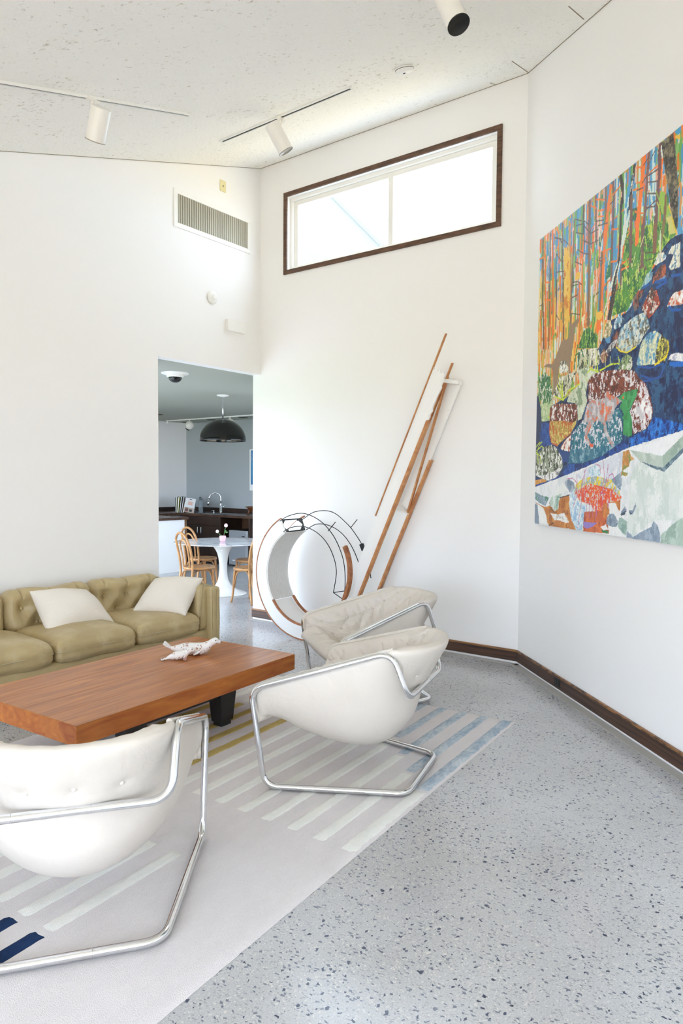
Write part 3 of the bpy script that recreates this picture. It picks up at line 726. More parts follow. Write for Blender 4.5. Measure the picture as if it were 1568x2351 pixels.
ring = thing('ring_sculpture', (0, RC, 0), 0, 'white open ring sculpture with brown edges and black wire arcs beside the doorway', 'sculpture')
def rp(a, r, x): t = math.radians(a); return (x, -r * math.cos(t), RO + r * math.sin(t))   # angle seen from the room, counter-clockwise from the right
def arc_slab(name, a0, a1, r0, r1, x0, x1, m, n=70):
    mb = MB(); v = []; f = []
    for i in range(n + 1):
        a = a0 + (a1 - a0) * i / n; v += [rp(a, r0, x0), rp(a, r1, x0), rp(a, r1, x1), rp(a, r0, x1)]
    for i in range(n):
        b = 4 * i
        for k in range(4): f.append((b + k, b + (k + 1) % 4, b + 4 + (k + 1) % 4, b + 4 + k))
    f += [(0, 1, 2, 3), (4 * n, 4 * n + 3, 4 * n + 2, 4 * n + 1)]
    return mb.add(v, f).build(name, m, ring)
arc_slab('front_face', 118.5, 288, RI + .004, RO - .012, XF, XF + .014, PLASTERW)
arc_slab('rear_face', 118.5, 288, RI - .010, RO - .012, XR - .014, XR, PLASTERW)
arc_slab('inner_web', 121, 214.5, RI - .008, RI + .010, XF + .004, XR, FIBRE)
arc_slab('lower_web', 214.5, 288, RI + .020, RI + .030, XF + .004, XR, PLASTERW)
arc_slab('edge_strip', 118, 288, RO - .012, RO, XF - .004, XF + .022, RUST)
arc_slab('edge_strip', 114, 288, RO - .018, RO - .004, XR - .012, XR + .014, RUST)
arc_slab('inner_strip', 214.5, 288, RI - .004, RI + .012, XF - .004, XF + .022, RUST)
arc_slab('inner_strip', 214.5, 288, RI - .018, RI - .002, XR - .022, XR + .004, RUST)
def wire(name, pts, r=.0042, par=None, n=60):
    return MB().tube(smooth_curve(pts, n) if len(pts) > 2 else pts, r, 8).build(name, WIRE, par or ring, smooth=True)
def polar(arc, x): return [rp(a, r, x) for a, r in arc]
fo = polar([(120, .622), (108, .626), (90, .628), (70, .603), (50, .572), (30, .546), (12, .53), (-8.6, .528), (-18, .524)], XF)
fi = polar([(121, .506), (108, .505), (90, .498), (70, .480), (50, .462), (30, .442), (10, .425), (-18, .404)], XF)
ro = polar([(118, .612), (100, .640), (80, .645), (60, .605), (45, .588), (30, .586), (14, .590), (0, .600)], XR)
ri = polar([(118, .494), (100, .510), (80, .500), (60, .485), (40, .470), (20, .470), (8, .474), (0, .476)], XR)
for p in (fo, fi, ro, ri): wire('wire_arc', p)
bk = MB()
corners = [rp(120, .632, XF + .01), rp(117.5, .622, XR - .01), rp(119, .500, XR - .01), rp(121.5, .503, XF + .01)]
for i in range(4): bk.tube([corners[i], corners[(i + 1) % 4]], .0065, 6)
br = bk.build('bracket', WIRE, ring)
cc = sum((Vector(c) for c in corners), Vector()) / 4
for i in range(4):
    a, b, c = Vector(corners[i]), Vector(corners[(i + 1) % 4]), Vector(corners[i - 1])
    nrm = (b - a).cross(c - a).normalized() * .004
    p = [a, a + (b - a) * (.55 if i % 2 else .22), a + (c - a) * (.22 if i % 2 else .55)]
    MB().prism([q - nrm for q in p], (0, 0, 0), nrm * 2).build('gusset', mat('gusset_steel', '55585c', .5, .5) if i == 0 else bpy.data.materials['gusset_steel'], br)
    MB().sphere(a + (b - a) * .09 + (c - a) * .2, .009, 10, 6).build('bolt', WIRE, br, smooth=True)
e1, e2, e3 = rp(-18, .404, XF), rp(-17, .395, XR + .0), rp(-18, .524, XF)
for a, b in ((rp(-18, .404, XF), rp(-12.5, .50, XR - .10)), (rp(-18, .404, XF), rp(-19.5, .53, XF))): wire('wire_strut', [a, b])
for a, b in ((rp(56, .563, XF), rp(54.1, .69, XF)), (rp(54.3, .593, XR), rp(53.1, .713, XR))): wire('wire_spur', [a, b])
blk = MB(); blk.box((XR - .018, -.017, -.036), (XR + .018, .017, .036)); bo = blk.build('end_block', WIRE, ring, bevel=.003); c_ = rp(31, .58, 0); bo.location = (0, c_[1], c_[2]); bo.rotation_euler.x = math.radians(-27) 
wa = []
for i in range(30):
    a = 33 - 56 * i / 29; wa.append(rp(a, .608 - .08 * (i / 29) ** 1.3, XF + .01))
v = []; f = []
for i, p in enumerate(wa):
    w_ = .018 if i < 26 else .018 - .003 * (i - 25); t = math.radians(33 - 56 * i / 29); n_ = Vector((0, -math.cos(t), math.sin(t)))
    for sx, sr in ((-1, -1), (1, -1), (1, 1), (-1, 1)): v.append(Vector(p) + Vector((sx * .022, 0, 0)) + n_ * sr * w_)
for i in range(29):
    for k in range(4): f.append((4 * i + k, 4 * i + (k + 1) % 4, 4 * i + 4 + (k + 1) % 4, 4 * i + 4 + k))
f += [(0, 1, 2, 3), (116, 119, 118, 117)]
MB().add(v, f).build('curved_rail', RUST, ring, bevel=.003)

# ---------------------------------------------------------------- leaning trough sculpture
OAKSTRIP = wood('honey_wood_strip', 'a8683a', 'cf9660', (6, 4, 4), .5, wave=3)
SLOPE = .4475
lean = thing('leaning_sculpture', (-.2, -1.45, 0), 0, 'tall white trough sculpture with thin wooden strips leaning diagonally across the wall', 'sculpture')
LXF, LXR = -.36, -.035
def lp(y0, z, x): return Vector((x + .2, y0 - SLOPE * z + 1.45, z))       # y0 = where the line meets the floor
def bar(name, y0a, za, y0b, zb, x, wy, wx, m):
    mb = MB(); v = []
    for (y0, z) in ((y0a, za), (y0b, zb)):
        for dx, dy in ((-wx, -wy), (wx, -wy), (wx, wy), (-wx, wy)): v.append(lp(y0, z, x) + Vector((dx, dy, 0)))
    return mb.hexa(v).build(name, m, lean, bevel=.002)
FL, FR = -1.271, -1.425          # left and right edges of the front board at the floor
ZB = .008
def board(name, yl, yr, z0, z1l, z1r, x, seed, rough):
    rng = np.random.RandomState(seed); n, k = 90, 10; mb = MB()
    for sg in (0, 1):
        def fn(i, j):
            y0 = yl + (yr - yl) * j; z = z0 + i * ((z1l + (z1r - z1l) * j) - z0)
            e = 0
            if rough and j == 1.0 and i > .72: e = .0045 * (math.sin(71 * i) + math.sin(183 * i + 1) + math.sin(307 * i)) * min(1, (i - .72) * 8)
            if i == 1.0: z += .012 * math.sin(40 * j + seed) + .008 * math.sin(93 * j)
            p = lp(y0, z, x + (0 if sg == 0 else .016)); dx = 0
            if sg == 0 and rough and j > .5 and i > .74 and j < 1: dx = -.003 * rng.rand()
            return (p.x + dx, p.y + e, p.z)
        mb.grid(fn, n, k)
    w = k + 1; K = (n + 1) * w
    b = [i * w for i in range(n + 1)] + [n * w + j for j in range(1, w)] + [i * w + k for i in range(n - 1, -1, -1)] + [j for j in range(k - 1, 0, -1)]
    mb.f += [(b[i], b[(i + 1) % len(b)], K + b[(i + 1) % len(b)], K + b[i]) for i in range(len(b))]
    return mb.build(name, BOARDW, lean)
BOARDW = mat('cracked_white_board', 'f3f3f2', .6, bump=(14, .35, .006), stretch=(1, 3.5, 1), mottle=(9, 'c9c7c2', .5, .70, .76))
board('front_board', FL, FR, ZB, 2.60, 2.53, LXF, 1, True)
board('rear_board', FL, FR, ZB, 2.54, 2.50, LXR, 2, False)
bar('left_strip', FL + .008, 1.27, FL + .008, 2.885, LXF + .004, .006, .012, OAKSTRIP)
bar('left_strip', FL + .012, 1.36, FL + .012, 2.68, LXR - .02, .007, .014, OAKSTRIP)
bar('right_rail', FR - .010, ZB, FR - .010, 2.14, LXF - .002, .013, .022, OAKSTRIP)
bar('right_rail', FR - .010, ZB, FR - .010, 1.80, LXR - .002, .012, .024, OAKSTRIP)
bar('brace', FL + .0, 2.56, FR - .0, 1.29, LXR - .03, .009, .012, OAKSTRIP)
bar('brace', FL - .01, 2.55, FL - .10, 2.12, LXF + .10, .009, .010, OAKSTRIP)
mb = MB(); z = 1.335; a, b, c_ = lp(FR + .02, z, LXF), lp(FR - .02, z - .06, LXR), lp(FR + .11, z + .03, LXR)
mb.prism([a, b, c_], (0, 0, 0), (0, 0, .008)); mb.build('web_plate', PLASTERW, lean)
mb = MB(); a = lp(FL - .02, 2.50, LXR - .09); b = lp(FR - .02, 2.475, LXR - .09)
mb.hexa([a, b, b + Vector((.085, 0, 0)), a + Vector((.085, 0, 0)), a + Vector((0, 0, .03)), b + Vector((0, 0, .03)), b + Vector((.085, 0, .045)), a + Vector((.085, 0, .045))]); mb.build('top_ledge', PLASTERW, lean, bevel=.003)
for zz in (.25,):       # spacers that tie the front board to the rear one
    a = lp((FL + FR) / 2, zz, 0); MB().box((LXF + .2 + .016, a.y - .03, zz - .008), (LXR + .2, a.y + .03, zz + .008)).build('spacer', PLASTERW, lean)

# ---------------------------------------------------------------- painting (four canvases)
PT0, PZ0, PH, PWD = .39, 1.258, 2.287, 1.39
PAINT = [
('p','1e3d6b',[2538,1629,1936,1686,1805,1705,1745,1694,1702,1671,1624,1600,1504,1514,1426,1467,1356,1404,1260,1392,1147,1393,998,1246,843,1010,-16,894,0,359,999,422,1406,562,1878,628,2582,677],('2a5a86','131f4d',25,0.55)),
('p','5d9a3c',[1301,1903,1416,1886,1695,1831,1817,1808,1821,1710,1745,1694,1684,1666,1614,1613,1484,1519,1385,1454,1345,1407,1157,1415,1186,1527,1248,1629,1275,1755],('b5d24a','2f6d3a',28,0.42)),
('p','9fc850',[1642,2006,1687,1999,1725,1942,1755,1858,1730,1820,1665,1891],None),
('p','d8d27c',[1721,1834,1773,1831,1821,1717,1752,1730],None),
('p','2b6a4e',[1369,2018,1421,2004,1425,1924,1367,1950],None),
('s','f07a22',26,[96,2272,125,1839,155,1394]),
('s','7a5c4c',24,[62,2261,76,1852,115,1402]),
('s','f07a22',22,[44,1712,67,1410]),
('s','80624c',18,[198,2267,207,1890,206,1385]),
('s','f07a22',24,[231,2270,261,1876,284,1477]),
('s','6a5650',12,[305,2075,326,1716,327,1504]),
('s','f07a22',16,[328,2257,364,1987]),
('s','7a5c4c',20,[406,2265,427,1899,461,1407]),
('s','c98f4e',26,[520,2238,549,1932,576,1499]),
('s','8a6a4a',20,[600,2223,581,1855,570,1487]),
('s','5e4a50',20,[734,2274,749,2011]),
('s','f07a22',18,[739,2070,735,1811,764,1543,693,1296]),
('s','7b5b58',36,[823,2266,830,1985]),
('s','8d6d50',34,[820,2106,836,1718,839,1429]),
('s','f07a22',14,[791,2253,794,1996]),
('s','7b5b58',20,[906,2272,927,1953]),
('s','f07a22',18,[699,1756,710,1293]),
('s','8a6a52',24,[1041,2274,1046,2035,978,1936]),
('s','f57f25',34,[1100,2256,1067,2088,1052,1912]),
('s','f57f25',36,[1046,2027,1031,1849,1027,1666,1017,1484,974,1356]),
('s','8a6a52',22,[1006,1869,999,1612,996,1489]),
('s','7b5b50',26,[1129,2268,1144,2179,1141,2002,1135,1885]),
('s','7b5b50',22,[1130,1998,1138,1815,1136,1624]),
('s','f07a22',10,[1232,2220,1132,2195]),
('s','f07a22',10,[1272,2051,1162,2036]),
('s','3c352c',34,[1224,2270,1257,2158,1229,2053]),
('s','a9cf8e',26,[1216,2197,1207,2037,1204,1862]),
('s','3c352c',26,[1235,2027,1238,1851]),
('s','d6eadd',22,[1273,2267,1273,2152,1296,2005]),
('s','4aa3d0',26,[1315,2169,1293,2063]),
('s','3c352c',26,[1378,2268,1352,2154,1327,2016]),
('s','f5f0e8',8,[1370,2226,1343,2135]),
('s','d6eadd',26,[1338,2012,1300,1917,1271,1840]),
('s','dfe9dd',20,[1277,1946,1242,1766,1213,1674,1136,1612]),
('s','3c352c',26,[1235,1926,1231,1769,1181,1648,1141,1515,1111,1413]),
('s','d8e8d8',12,[1210,1734,1125,1615,1060,1474]),
('s','4a4238',26,[1194,1597,1134,1408]),
('s','f4f2ea',8,[1184,1694,1116,1545,1075,1415]),
('s','7b5b50',30,[1355,2097,1363,1810]),
('s','7b5b50',30,[1358,1918,1359,1684]),
('s','7b5b50',20,[1250,1710,1246,1559]),
('s','ff7f1e',42,[1483,2283,1461,2110,1433,1955,1421,1797]),
('s','8a5f52',26,[1531,2283,1516,2088,1500,1903,1487,1770]),
('s','7b5b50',34,[1487,1873,1485,1707,1483,1641]),
('s','7b5b50',20,[1487,1651,1524,1607]),
('s','7b5b50',16,[1487,1651,1459,1615]),
('s','e9a98c',20,[1616,2165,1615,2091]),
('s','7b5452',34,[1642,2280,1642,2090,1620,1887,1618,1727]),
('s','8a6040',36,[1613,1828,1615,1683]),
('s','ff7f1e',16,[1669,2184,1664,2102,1654,2033]),
('s','e6ede0',18,[1657,2258,1669,2195]),
('s','8a6a45',26,[1711,1958,1707,1855,1689,1756]),
('s','8a7a4a',24,[1696,1799,1674,1701,1665,1609]),
('s','cfe0c0',16,[1666,1778,1672,1649]),
('s','d8ece4',16,[1545,2077,1578,1972,1601,1894]),
('s','4a98c8',26,[1602,2267,1595,2206]),
('p','5b5344',[1656,2277,1769,2283,1802,2115,1826,1963,1836,1757,1820,1732,1764,1855,1720,2037,1679,2169],('8f8468','37322a',18,0.5)),
('s','e8c520',8,[1744,1893,1783,1801,1821,1711]),
('p','47a3d4',[1774,2281,1828,2285,1830,2244],None),
('p','f0c84a',[1783,2261,1830,2244,1831,2213,1797,2234],None),
('s','5e4a44',8,[607,2230,707,2181]),
('s','5e4a44',8,[624,2177,722,2156]),
('s','5e4a44',8,[626,2130,739,2078]),
('s','5e4a44',8,[734,2177,817,2116]),
('s','5e4a44',8,[274,2208,371,2168,404,2130]),
('s','5e4a44',8,[736,2144,846,2048,948,2038]),
('s','5e4a44',8,[920,2104,1020,2075]),
('s','5e4a44',8,[1532,2147,1631,2143]),
('s','5e4a44',8,[1524,2112,1620,2078]),
('s','5e4a44',8,[1527,2046,1618,2010]),
('s','5e4a44',8,[1522,1966,1608,1942]),
('s','5e4a44',8,[1512,1953,1606,1972]),
('s','5e4a44',8,[1465,2131,1513,2150]),
('s','5e4a44',8,[1406,2110,1476,2099]),
('s','5e4a44',8,[1529,2213,1593,2266]),
('s','5e4a44',8,[1451,2225,1527,2252]),
('s','5e4a44',8,[947,2064,1070,2039]),
('s','5e4a44',8,[1100,2148,1157,2162]),
('s','f57f25',10,[849,2269,838,2235,916,2193]),
('s','f57f25',10,[913,2250,1014,2211]),
('s','f57f25',10,[942,2165,1017,2143]),
('s','f57f25',10,[944,2127,1019,2100]),
('s','f57f25',10,[1400,2247,1480,2224]),
('s','f57f25',10,[1541,2159,1616,2165]),
('s','f57f25',10,[1374,2129,1426,2113]),
('s','f57f25',10,[1391,1993,1443,1962,1483,1947]),
('s','f57f25',10,[1404,2156,1465,2142]),
('s','f57f25',10,[320,2270,354,2209]),
('s','f57f25',10,[1131,1975,1211,1953]),
('s','f57f25',10,[858,2070,908,2096]),
('s','6a5248',8,[274,2212,419,2150,512,2079]),
('s','6a5248',8,[313,2073,411,1987,517,1989]),
('s','6a5248',8,[319,1937,445,1908]),
('s','6a5248',8,[585,1787,671,1770,728,1735]),
('s','6a5248',8,[571,1764,672,1750]),
('s','6a5248',8,[660,1998,745,1945,827,1913]),
('s','6a5248',8,[621,1924,721,1874]),
('s','6a5248',8,[741,2037,850,1975,952,1967]),
('s','6a5248',8,[432,1856,538,1840]),
('s','6a5248',8,[471,1695,558,1727]),
('s','6a5248',8,[590,1678,675,1676]),
('s','6a5248',8,[893,1602,981,1617]),
('s','6a5248',8,[933,1842,1008,1813]),
('s','6a5248',8,[1101,1863,1136,1864]),
('s','6a5248',8,[1303,1862,1346,1836]),
('s','6a5248',8,[1497,1759,1590,1712]),
('s','6a5248',8,[1526,1656,1603,1644]),
('s','6a5248',8,[1514,1704,1592,1685]),
('s','6a5248',8,[25,1754,95,1752]),
('s','6a5248',8,[310,1791,373,1803]),
('s','6a5248',8,[580,1566,710,1529]),
('s','6a5248',8,[335,1609,384,1562]),
('s','f57f25',12,[1257,1682,1343,1677]),
('s','f57f25',12,[1266,1717,1341,1724]),
('s','f57f25',12,[1324,1872,1344,1888]),
('s','f57f25',12,[1041,1638,1123,1658]),
('s','f57f25',12,[1129,1770,1198,1755]),
('s','f57f25',12,[1018,1872,1113,1859]),
('s','f57f25',12,[128,1780,231,1747]),
('s','f57f25',12,[122,1914,191,1895]),
('s','f57f25',12,[7,2131,77,2124]),
('s','f57f25',12,[770,1425,793,1497]),
('p','ff7f2a',[958,1429,1007,1449,1017,1372,981,1342,948,1368],None),
('p','f7c552',[949,1481,1011,1485,1037,1454,1002,1425,958,1441],None),
('p','2f7a58',[1094,1763,1128,1741,1122,1676,1063,1675,1072,1727],None),
('p','31806a',[963,1982,994,1977,991,1911,960,1924],None),
('p','f2c450',[437,2082,528,2060,558,1727,538,1528,479,1514,453,1754],('f0d070','d98a30',30,0.3)),
('p','f2c450',[639,1838,709,1832,698,1782,628,1789],None),
('p','9b8268',[690,1514,705,1484,644,1445,621,1309,487,1333,410,1348,544,1404,554,1511,599,1488],None),
('p','9b8268',[633,1369,608,1293,583,1203,587,1107,550,1112,555,1180,446,1239,401,1204,367,1082,299,1005,303,1090,289,1200,264,1225,119,1252,170,1266,287,1250,409,1371,454,1404],None),
('p','f0e6c0',[739,1497,792,1511,770,1412],None),
('p','c8c8a8',[694,1284,986,1244,1020,1169,1003,1135,615,1137,404,1133,299,1005,459,958,563,1001,631,1101,700,1137],('f2f0e4','4c5440',16,0.5)),
('p','e8e4d4',[415,1244,507,1242,556,1159,419,1152],('fbfaf4','6a6a58',14,0.5)),
('p','cfd8be',[700,1137,836,1142,967,1109,993,1086,905,1074,854,1043,831,968,848,902,772,791,717,783,704,904,536,936,593,997,733,1040],('e2ead6','8fa482',22,0.42)),
('p','5f8f58',[34,1186,155,1206,242,1156,299,1005,252,945,115,959,32,1036],('e8e8d8','2f6d48',14,0.5)),
('p','bcd09c',[62,965,284,970,274,820,104,826],('d4e0b8','a0bc88',20,0.4)),
('p','2c3a5c',[-5,1040,32,1036,81,941,104,826,94,655,8,583],None),
('p','1f4f9a',[104,823,250,800,256,676,317,622,98,580,73,731],('2b5cb0','183a78',16,0.45)),
('s','2f7a48',14,[692,1318,654,1231,643,1159]),
('s','2f7a48',14,[724,1233,699,1164]),
('s','2f7a48',14,[749,1281,779,1223]),
('s','2f7a48',14,[681,1253,723,1259]),
('s','2f7a48',14,[856,1287,776,1282]),
('s','2f7a48',14,[156,1183,108,1116]),
('s','2f7a48',14,[209,1139,180,1048]),
('s','2f7a48',14,[244,1105,165,991]),
('s','2f7a48',14,[264,1038,235,954]),
('p','3f7a3c',[771,1398,850,1414,982,1317,960,1247,693,1296],('88b858','1f5a38',14,0.5)),
('s','cfe03a',12,[474,963,452,1105]),
('s','cfe03a',12,[474,963,375,1081]),
('s','cfe03a',12,[490,962,562,1015,733,1040]),
('s','cfe03a',12,[482,955,331,1001]),
('s','cfe03a',12,[993,1080,964,1179]),
('s','cfe03a',12,[993,1086,890,1121,845,1102]),
('s','cfe03a',12,[1018,1089,1160,1110,1262,1096]),
('s','cfe03a',12,[461,930,353,884,223,846]),
('s','cfe03a',12,[406,1105,482,955]),
('p','c9b78a',[1057,1296,1077,1378,1123,1398,1160,1354,1156,1313,1117,1278],('f0ead0','8a8250',14,0.5)),
('p','7fb0cc',[1172,1352,1215,1396,1281,1392,1322,1343,1241,1319,1196,1323],('e8eef0','33506c',16,0.5)),
('p','dfe6de',[1224,1199,1248,1294,1317,1332,1441,1356,1521,1354,1562,1312,1588,1252,1518,1211,1480,1174,1430,1161],('8ab8d0','6f6d60',14,0.5)),
('p','dfe0cc',[1218,1213,1221,1254,1508,1198,1430,1163,1368,1151,1314,1155,1259,1176],('9ac0cc','8a8060',14,0.5)),
('s','ecd832',10,[1218,1207,1270,1171,1347,1149,1440,1166]),
('p','7a4a3c',[1175,1279,1219,1312,1242,1295,1213,1201,1155,1211],('a86a58','3c2a2c',14,0.5)),
('p','b8b8b8',[1085,1201,1142,1239,1210,1256,1233,1252,1179,1203,1121,1183],('e0e0e0','606068',14,0.5)),
('p','a07050',[1019,1194,1060,1230,1122,1170,1088,1133,1034,1136],('d8b8a0','5c3c34',14,0.5)),
('p','5f9ac8',[1069,1288,1146,1291,1142,1249,1106,1250],None),
('p','8fc0d8',[1519,1194,1575,1221,1641,1221,1707,1184,1691,1139,1665,1118,1501,1148],('f2ecc4','4c86b0',14,0.5)),
('p','cfd8b8',[1455,1062,1491,1157,1518,1196,1662,1168,1656,1094,1650,1030,1476,1050],('eef0d0','6aa4c4',14,0.55)),
('p','8a8448',[1656,1094,1681,1165,1753,1151,1777,1099,1749,1035,1669,1025],('e4dc60','45442e',14,0.5)),
('s','f0d820',12,[1767,1137,1777,1094,1757,1055,1650,1028]),
('p','8a8448',[1691,1139,1716,1182,1753,1148,1777,1097,1674,1116],('e4dc60','45442e',14,0.5)),
('p','a5432c',[1490,1384,1537,1428,1592,1485,1640,1450,1681,1360,1609,1323,1571,1310,1521,1354],('e9e2d8','5a4038',16,0.5)),
('s','c24a2a',8,[1645,1449,1680,1365,1618,1326,1576,1312]),
('p','7d6c66',[1405,1472,1455,1499,1514,1494,1506,1458,1467,1440,1460,1391,1419,1384,1397,1429],('b8503a','3c2a2a',16,0.5)),
('p','8a5040',[1600,1499,1608,1540,1670,1581,1724,1575,1745,1501,1656,1500],('c86a48','4c3a3a',16,0.5)),
('p','6f9acc',[1637,1505,1736,1514,1737,1501,1647,1497],None),
('p','9cc8d8',[1494,1516,1540,1575,1607,1567,1590,1529,1514,1505],('c8dcc8','6a98b0',16,0.5)),
('p','efe8c8',[1614,1613,1649,1656,1703,1650,1735,1619,1723,1602,1633,1597],('ffffff','7aa8c4',16,0.45)),
('p','ecebd6',[1748,1625,1781,1656,1857,1657,1860,1590,1811,1565,1779,1528,1760,1549,1801,1609],('ffffff','88a8b8',18,0.45)),
('p','e6e4cf',[1779,1528,1794,1575,1859,1606,1863,1519],('fafaf0','6a96b0',18,0.45)),
('p','e9dcd4',[1753,1332,1777,1373,1819,1393,1902,1387,1906,1310,1814,1322],('ffffff','d0643a',16,0.5)),
('s','1d5cb4',16,[1771,1328,1806,1298,1874,1288]),
('s','1d5cb4',16,[1628,1502,1737,1488]),
('s','1d5cb4',16,[1648,1464,1738,1472]),
('s','1d5cb4',16,[1504,1502,1562,1509]),
('s','1d5cb4',16,[1789,1494,1865,1478]),
('p','ececf0',[1776,1034,1800,1063,1851,1060,1918,1043,1920,1002],('ffffff','b8bcd0',14,0.4)),
('p','1a6fd0',[1785,1019,1920,1005,1921,977,1847,983,1795,999],None),
('s','1f55a8',12,[1476,1042,1604,1016,1732,1020]),
('s','1f55a8',12,[1508,986,1617,949,1700,948,1750,1014]),
('s','1f55a8',12,[1530,950,1626,942]),
('p','9ab47c',[1247,1066,1299,1128,1347,1143,1406,1110,1409,1046,1373,1035],('e6e8dc','58684a',16,0.45)),
('p','8c4630',[854,901,867,1048,918,1079,1067,1081,1275,1059,1426,1030,1500,965,1560,929,1592,870,1622,828,1644,755,1619,702,1573,662,1434,637,1406,783,1434,849,1472,907,1282,901,1216,885,1099,899],('eae4e6','5c2c22',14,0.47)),
('p','e6e0e6',[1500,959,1560,929,1597,853,1634,783,1627,718,1541,703,1487,809,1483,889],('ffffff','9a4a3a',18,0.42)),
('p','d8d4d8',[1395,784,1464,857,1517,806,1572,673,1444,642,1420,701],('f4f0f4','7a3828',18,0.5)),
('p','3f9f5c',[1256,881,1315,909,1482,911,1454,858,1390,790,1424,724,1423,632,1382,626,1327,644,1315,792,1275,822,1301,852],('4cae6a','338a4c',24,0.45)),
('p','d9662f',[1311,886,1330,881,1328,865,1306,872],None),
('p','3d8496',[587,493,624,628,636,695,800,783,904,825,1197,803,1264,820,1316,768,1318,615,1185,562,892,523,703,490],('e6e4ea','206a80',14,0.5)),
('p','3d7c94',[580,486,612,587,809,572,1066,574,1263,600,1174,557,866,505],('8ab4c4','1f6a88',24,0.45)),
('p','3f7c92',[580,485,612,587,992,564,1196,586,1307,610,1232,554,995,507,787,477],('8ab4c4','1f6a88',24,0.45)),
('p','b4aeb2',[800,769,849,882,913,907,1099,899,1115,946,1146,918,1239,889,1301,858,1241,835,1187,780,1166,733,1106,750,1133,675,1206,603,1219,573,1197,571,1098,665,1070,741,971,762,909,716,859,667,941,586,915,580,833,643,824,696,868,757],('d8d4d6','e07c5c',20,0.4)),
('p','ee6238',[901,607,946,608,953,585,922,580],None),
('p','f0926a',[1101,849,1137,839,1128,798,1103,806],None),
('p','b9a04c',[258,814,703,791,690,758,607,697,389,618,291,652,254,720],('e2d07c','c8662a',12,0.5)),
('p','8c4630',[253,923,350,942,697,905,717,790,632,776,497,801,258,814],('f0ecea','5c2c1e',16,0.47)),
('s','c8562a',8,[254,908,254,720,291,645,397,618]),
('p','f4efe8',[453,601,534,660,622,689,598,567,477,586],('ffffff','b45838',14,0.35)),
('s','b4502c',6,[460,608,549,666,636,695]),
('p','274a88',[268,610,461,587,598,561,587,493,481,496,382,604],None),
('p','9ba48c',[7,400,9,568,148,622,300,633,398,596,480,523,498,459,423,397,280,351,143,369],('f2f2ee','3c4436',14,0.5)),
('p','e8e8e8',[35,392,244,405,483,460,424,393,280,351,160,365],('ffffff','8a8c88',16,0.4)),
('s','c8d84a',9,[8,575,77,648,120,664]),
('s','c8d84a',9,[16,598,113,631,149,615]),
('s','c8d84a',9,[17,583,90,550,110,497]),
('s','c8d84a',9,[26,575,57,490]),
('s','c8d84a',9,[6,629,76,663]),
('p','1463c4',[1393,617,1573,656,1655,727,1765,701,1876,676,2062,637,2063,622,1879,619,1643,591,1406,558],('2f86e0','0c2e7c',14,0.5)),
('p','1f4c9a',[11,323,213,347,439,390,507,424,587,478,814,473,1020,506,1318,603,1388,599,1390,553,869,446,502,379,12,297],('2a5cb0','16306c',18,0.5)),
('p','eef1f4',[3,304,502,387,869,454,1385,559,1878,624,2465,690,2501,-91,-18,-47],('f4f6f6','e2e8ea',60,0.4)),
('p','dfe4ee',[895,449,1343,540,1317,391,1195,361,1075,392,819,368,578,361],('eceff4','d2dae6',40,0.4)),
('p','e3ebe8',[1473,447,1512,474,1779,409,1885,474,2471,567,2493,84,1901,139,1683,127,1463,16,1398,46,1415,373],('eef3f1','d6e2de',60,0.42)),
('p','f4f6fa',[1407,546,1879,616,1937,625,1937,630,1748,497],None),
('p','c3d2c8',[1407,546,1748,497,1755,428,1512,477],('d2ddd6','b4c6bc',40,0.4)),
('p','a9bfb2',[1748,497,1985,632,1988,567,1755,428],('b8ccc0','9ab2a6',40,0.4)),
('p','5f7a8c',[1512,475,1755,428,1988,567,1989,542,1770,406,1650,432],('8aa4b2','4a6272',50,0.4)),
('p','c98a48',[1332,538,1396,547,1419,511,1461,487,1410,477,1396,442,1348,426,1338,414,1392,402,1372,382,1323,391,1312,379],('dca868','8a9a50',18,0.45)),
('p','8fa3b8',[1195,361,1305,409,1324,355,1311,290,1242,331],('a8b8c8','7a8ea6',26,0.4)),
('p','8fa0b4',[534,347,593,368,681,341,697,301,627,266,559,299],('b4c0cc','7c8ea4',26,0.4)),
('p','c8803e',[447,220,613,252,617,163,651,68,724,32,822,5,1176,12,1092,12,725,5,280,3,8,186,45,171,205,147,289,165,372,125,435,141],('d8964e','b06a30',30,0.45)),
('p','d06a3a',[830,138,1086,155,1158,140,1176,12,836,0],('e07c44','b4562c',30,0.45)),
('p','c8803e',[1095,218,1313,237,1316,177,1301,159,1248,199,1170,134,1112,107,1086,155],('e08a48','b46a2c',26,0.45)),
('p','cfe4ee',[608,190,627,259,683,300,700,247,772,195,907,187,844,132,823,-1,725,5,650,82],('eef6f8','9ec4e4',14,0.5)),
('p','9fb6ba',[684,273,710,328,819,374,1001,387,1195,361,1300,290,1324,237,1201,233,984,202,772,208],('dfe6e6','f0d830',13,0.52)),
('p','ee6a2c',[684,273,768,295,900,335,1029,323,1186,306,1324,255,1314,231,1108,206,933,187,771,215],('d9dcd8','e8502a',11,0.5)),
('p','ef7434',[933,194,1108,206,1086,155,987,145],('e8e0d8','e8502a',11,0.4)),
('p','d4e8f0',[898,394,909,439,972,469,1048,430,1063,386],('eaf4f8','a4c8dc',12,0.5)),
('s','c26aa0',6,[856,446,794,328,799,209,753,20]),
('s','c26aa0',6,[721,408,731,328,700,247]),
('s','c26aa0',6,[829,433,847,211]),
('s','c26aa0',6,[1082,498,1111,386,1081,255]),
('s','c26aa0',6,[1155,465,1136,355,1057,255]),
('s','c26aa0',6,[1241,355,1216,403,1170,392,1139,306,1082,230]),
('s','c26aa0',6,[563,368,651,375,724,341,728,247,675,165]),
('s','c26aa0',6,[984,469,1047,455,1056,405]),
('s','c26aa0',6,[880,212,872,94]),
('s','c26aa0',6,[953,188,963,112]),
('s','c26aa0',6,[1009,203,1013,121]),
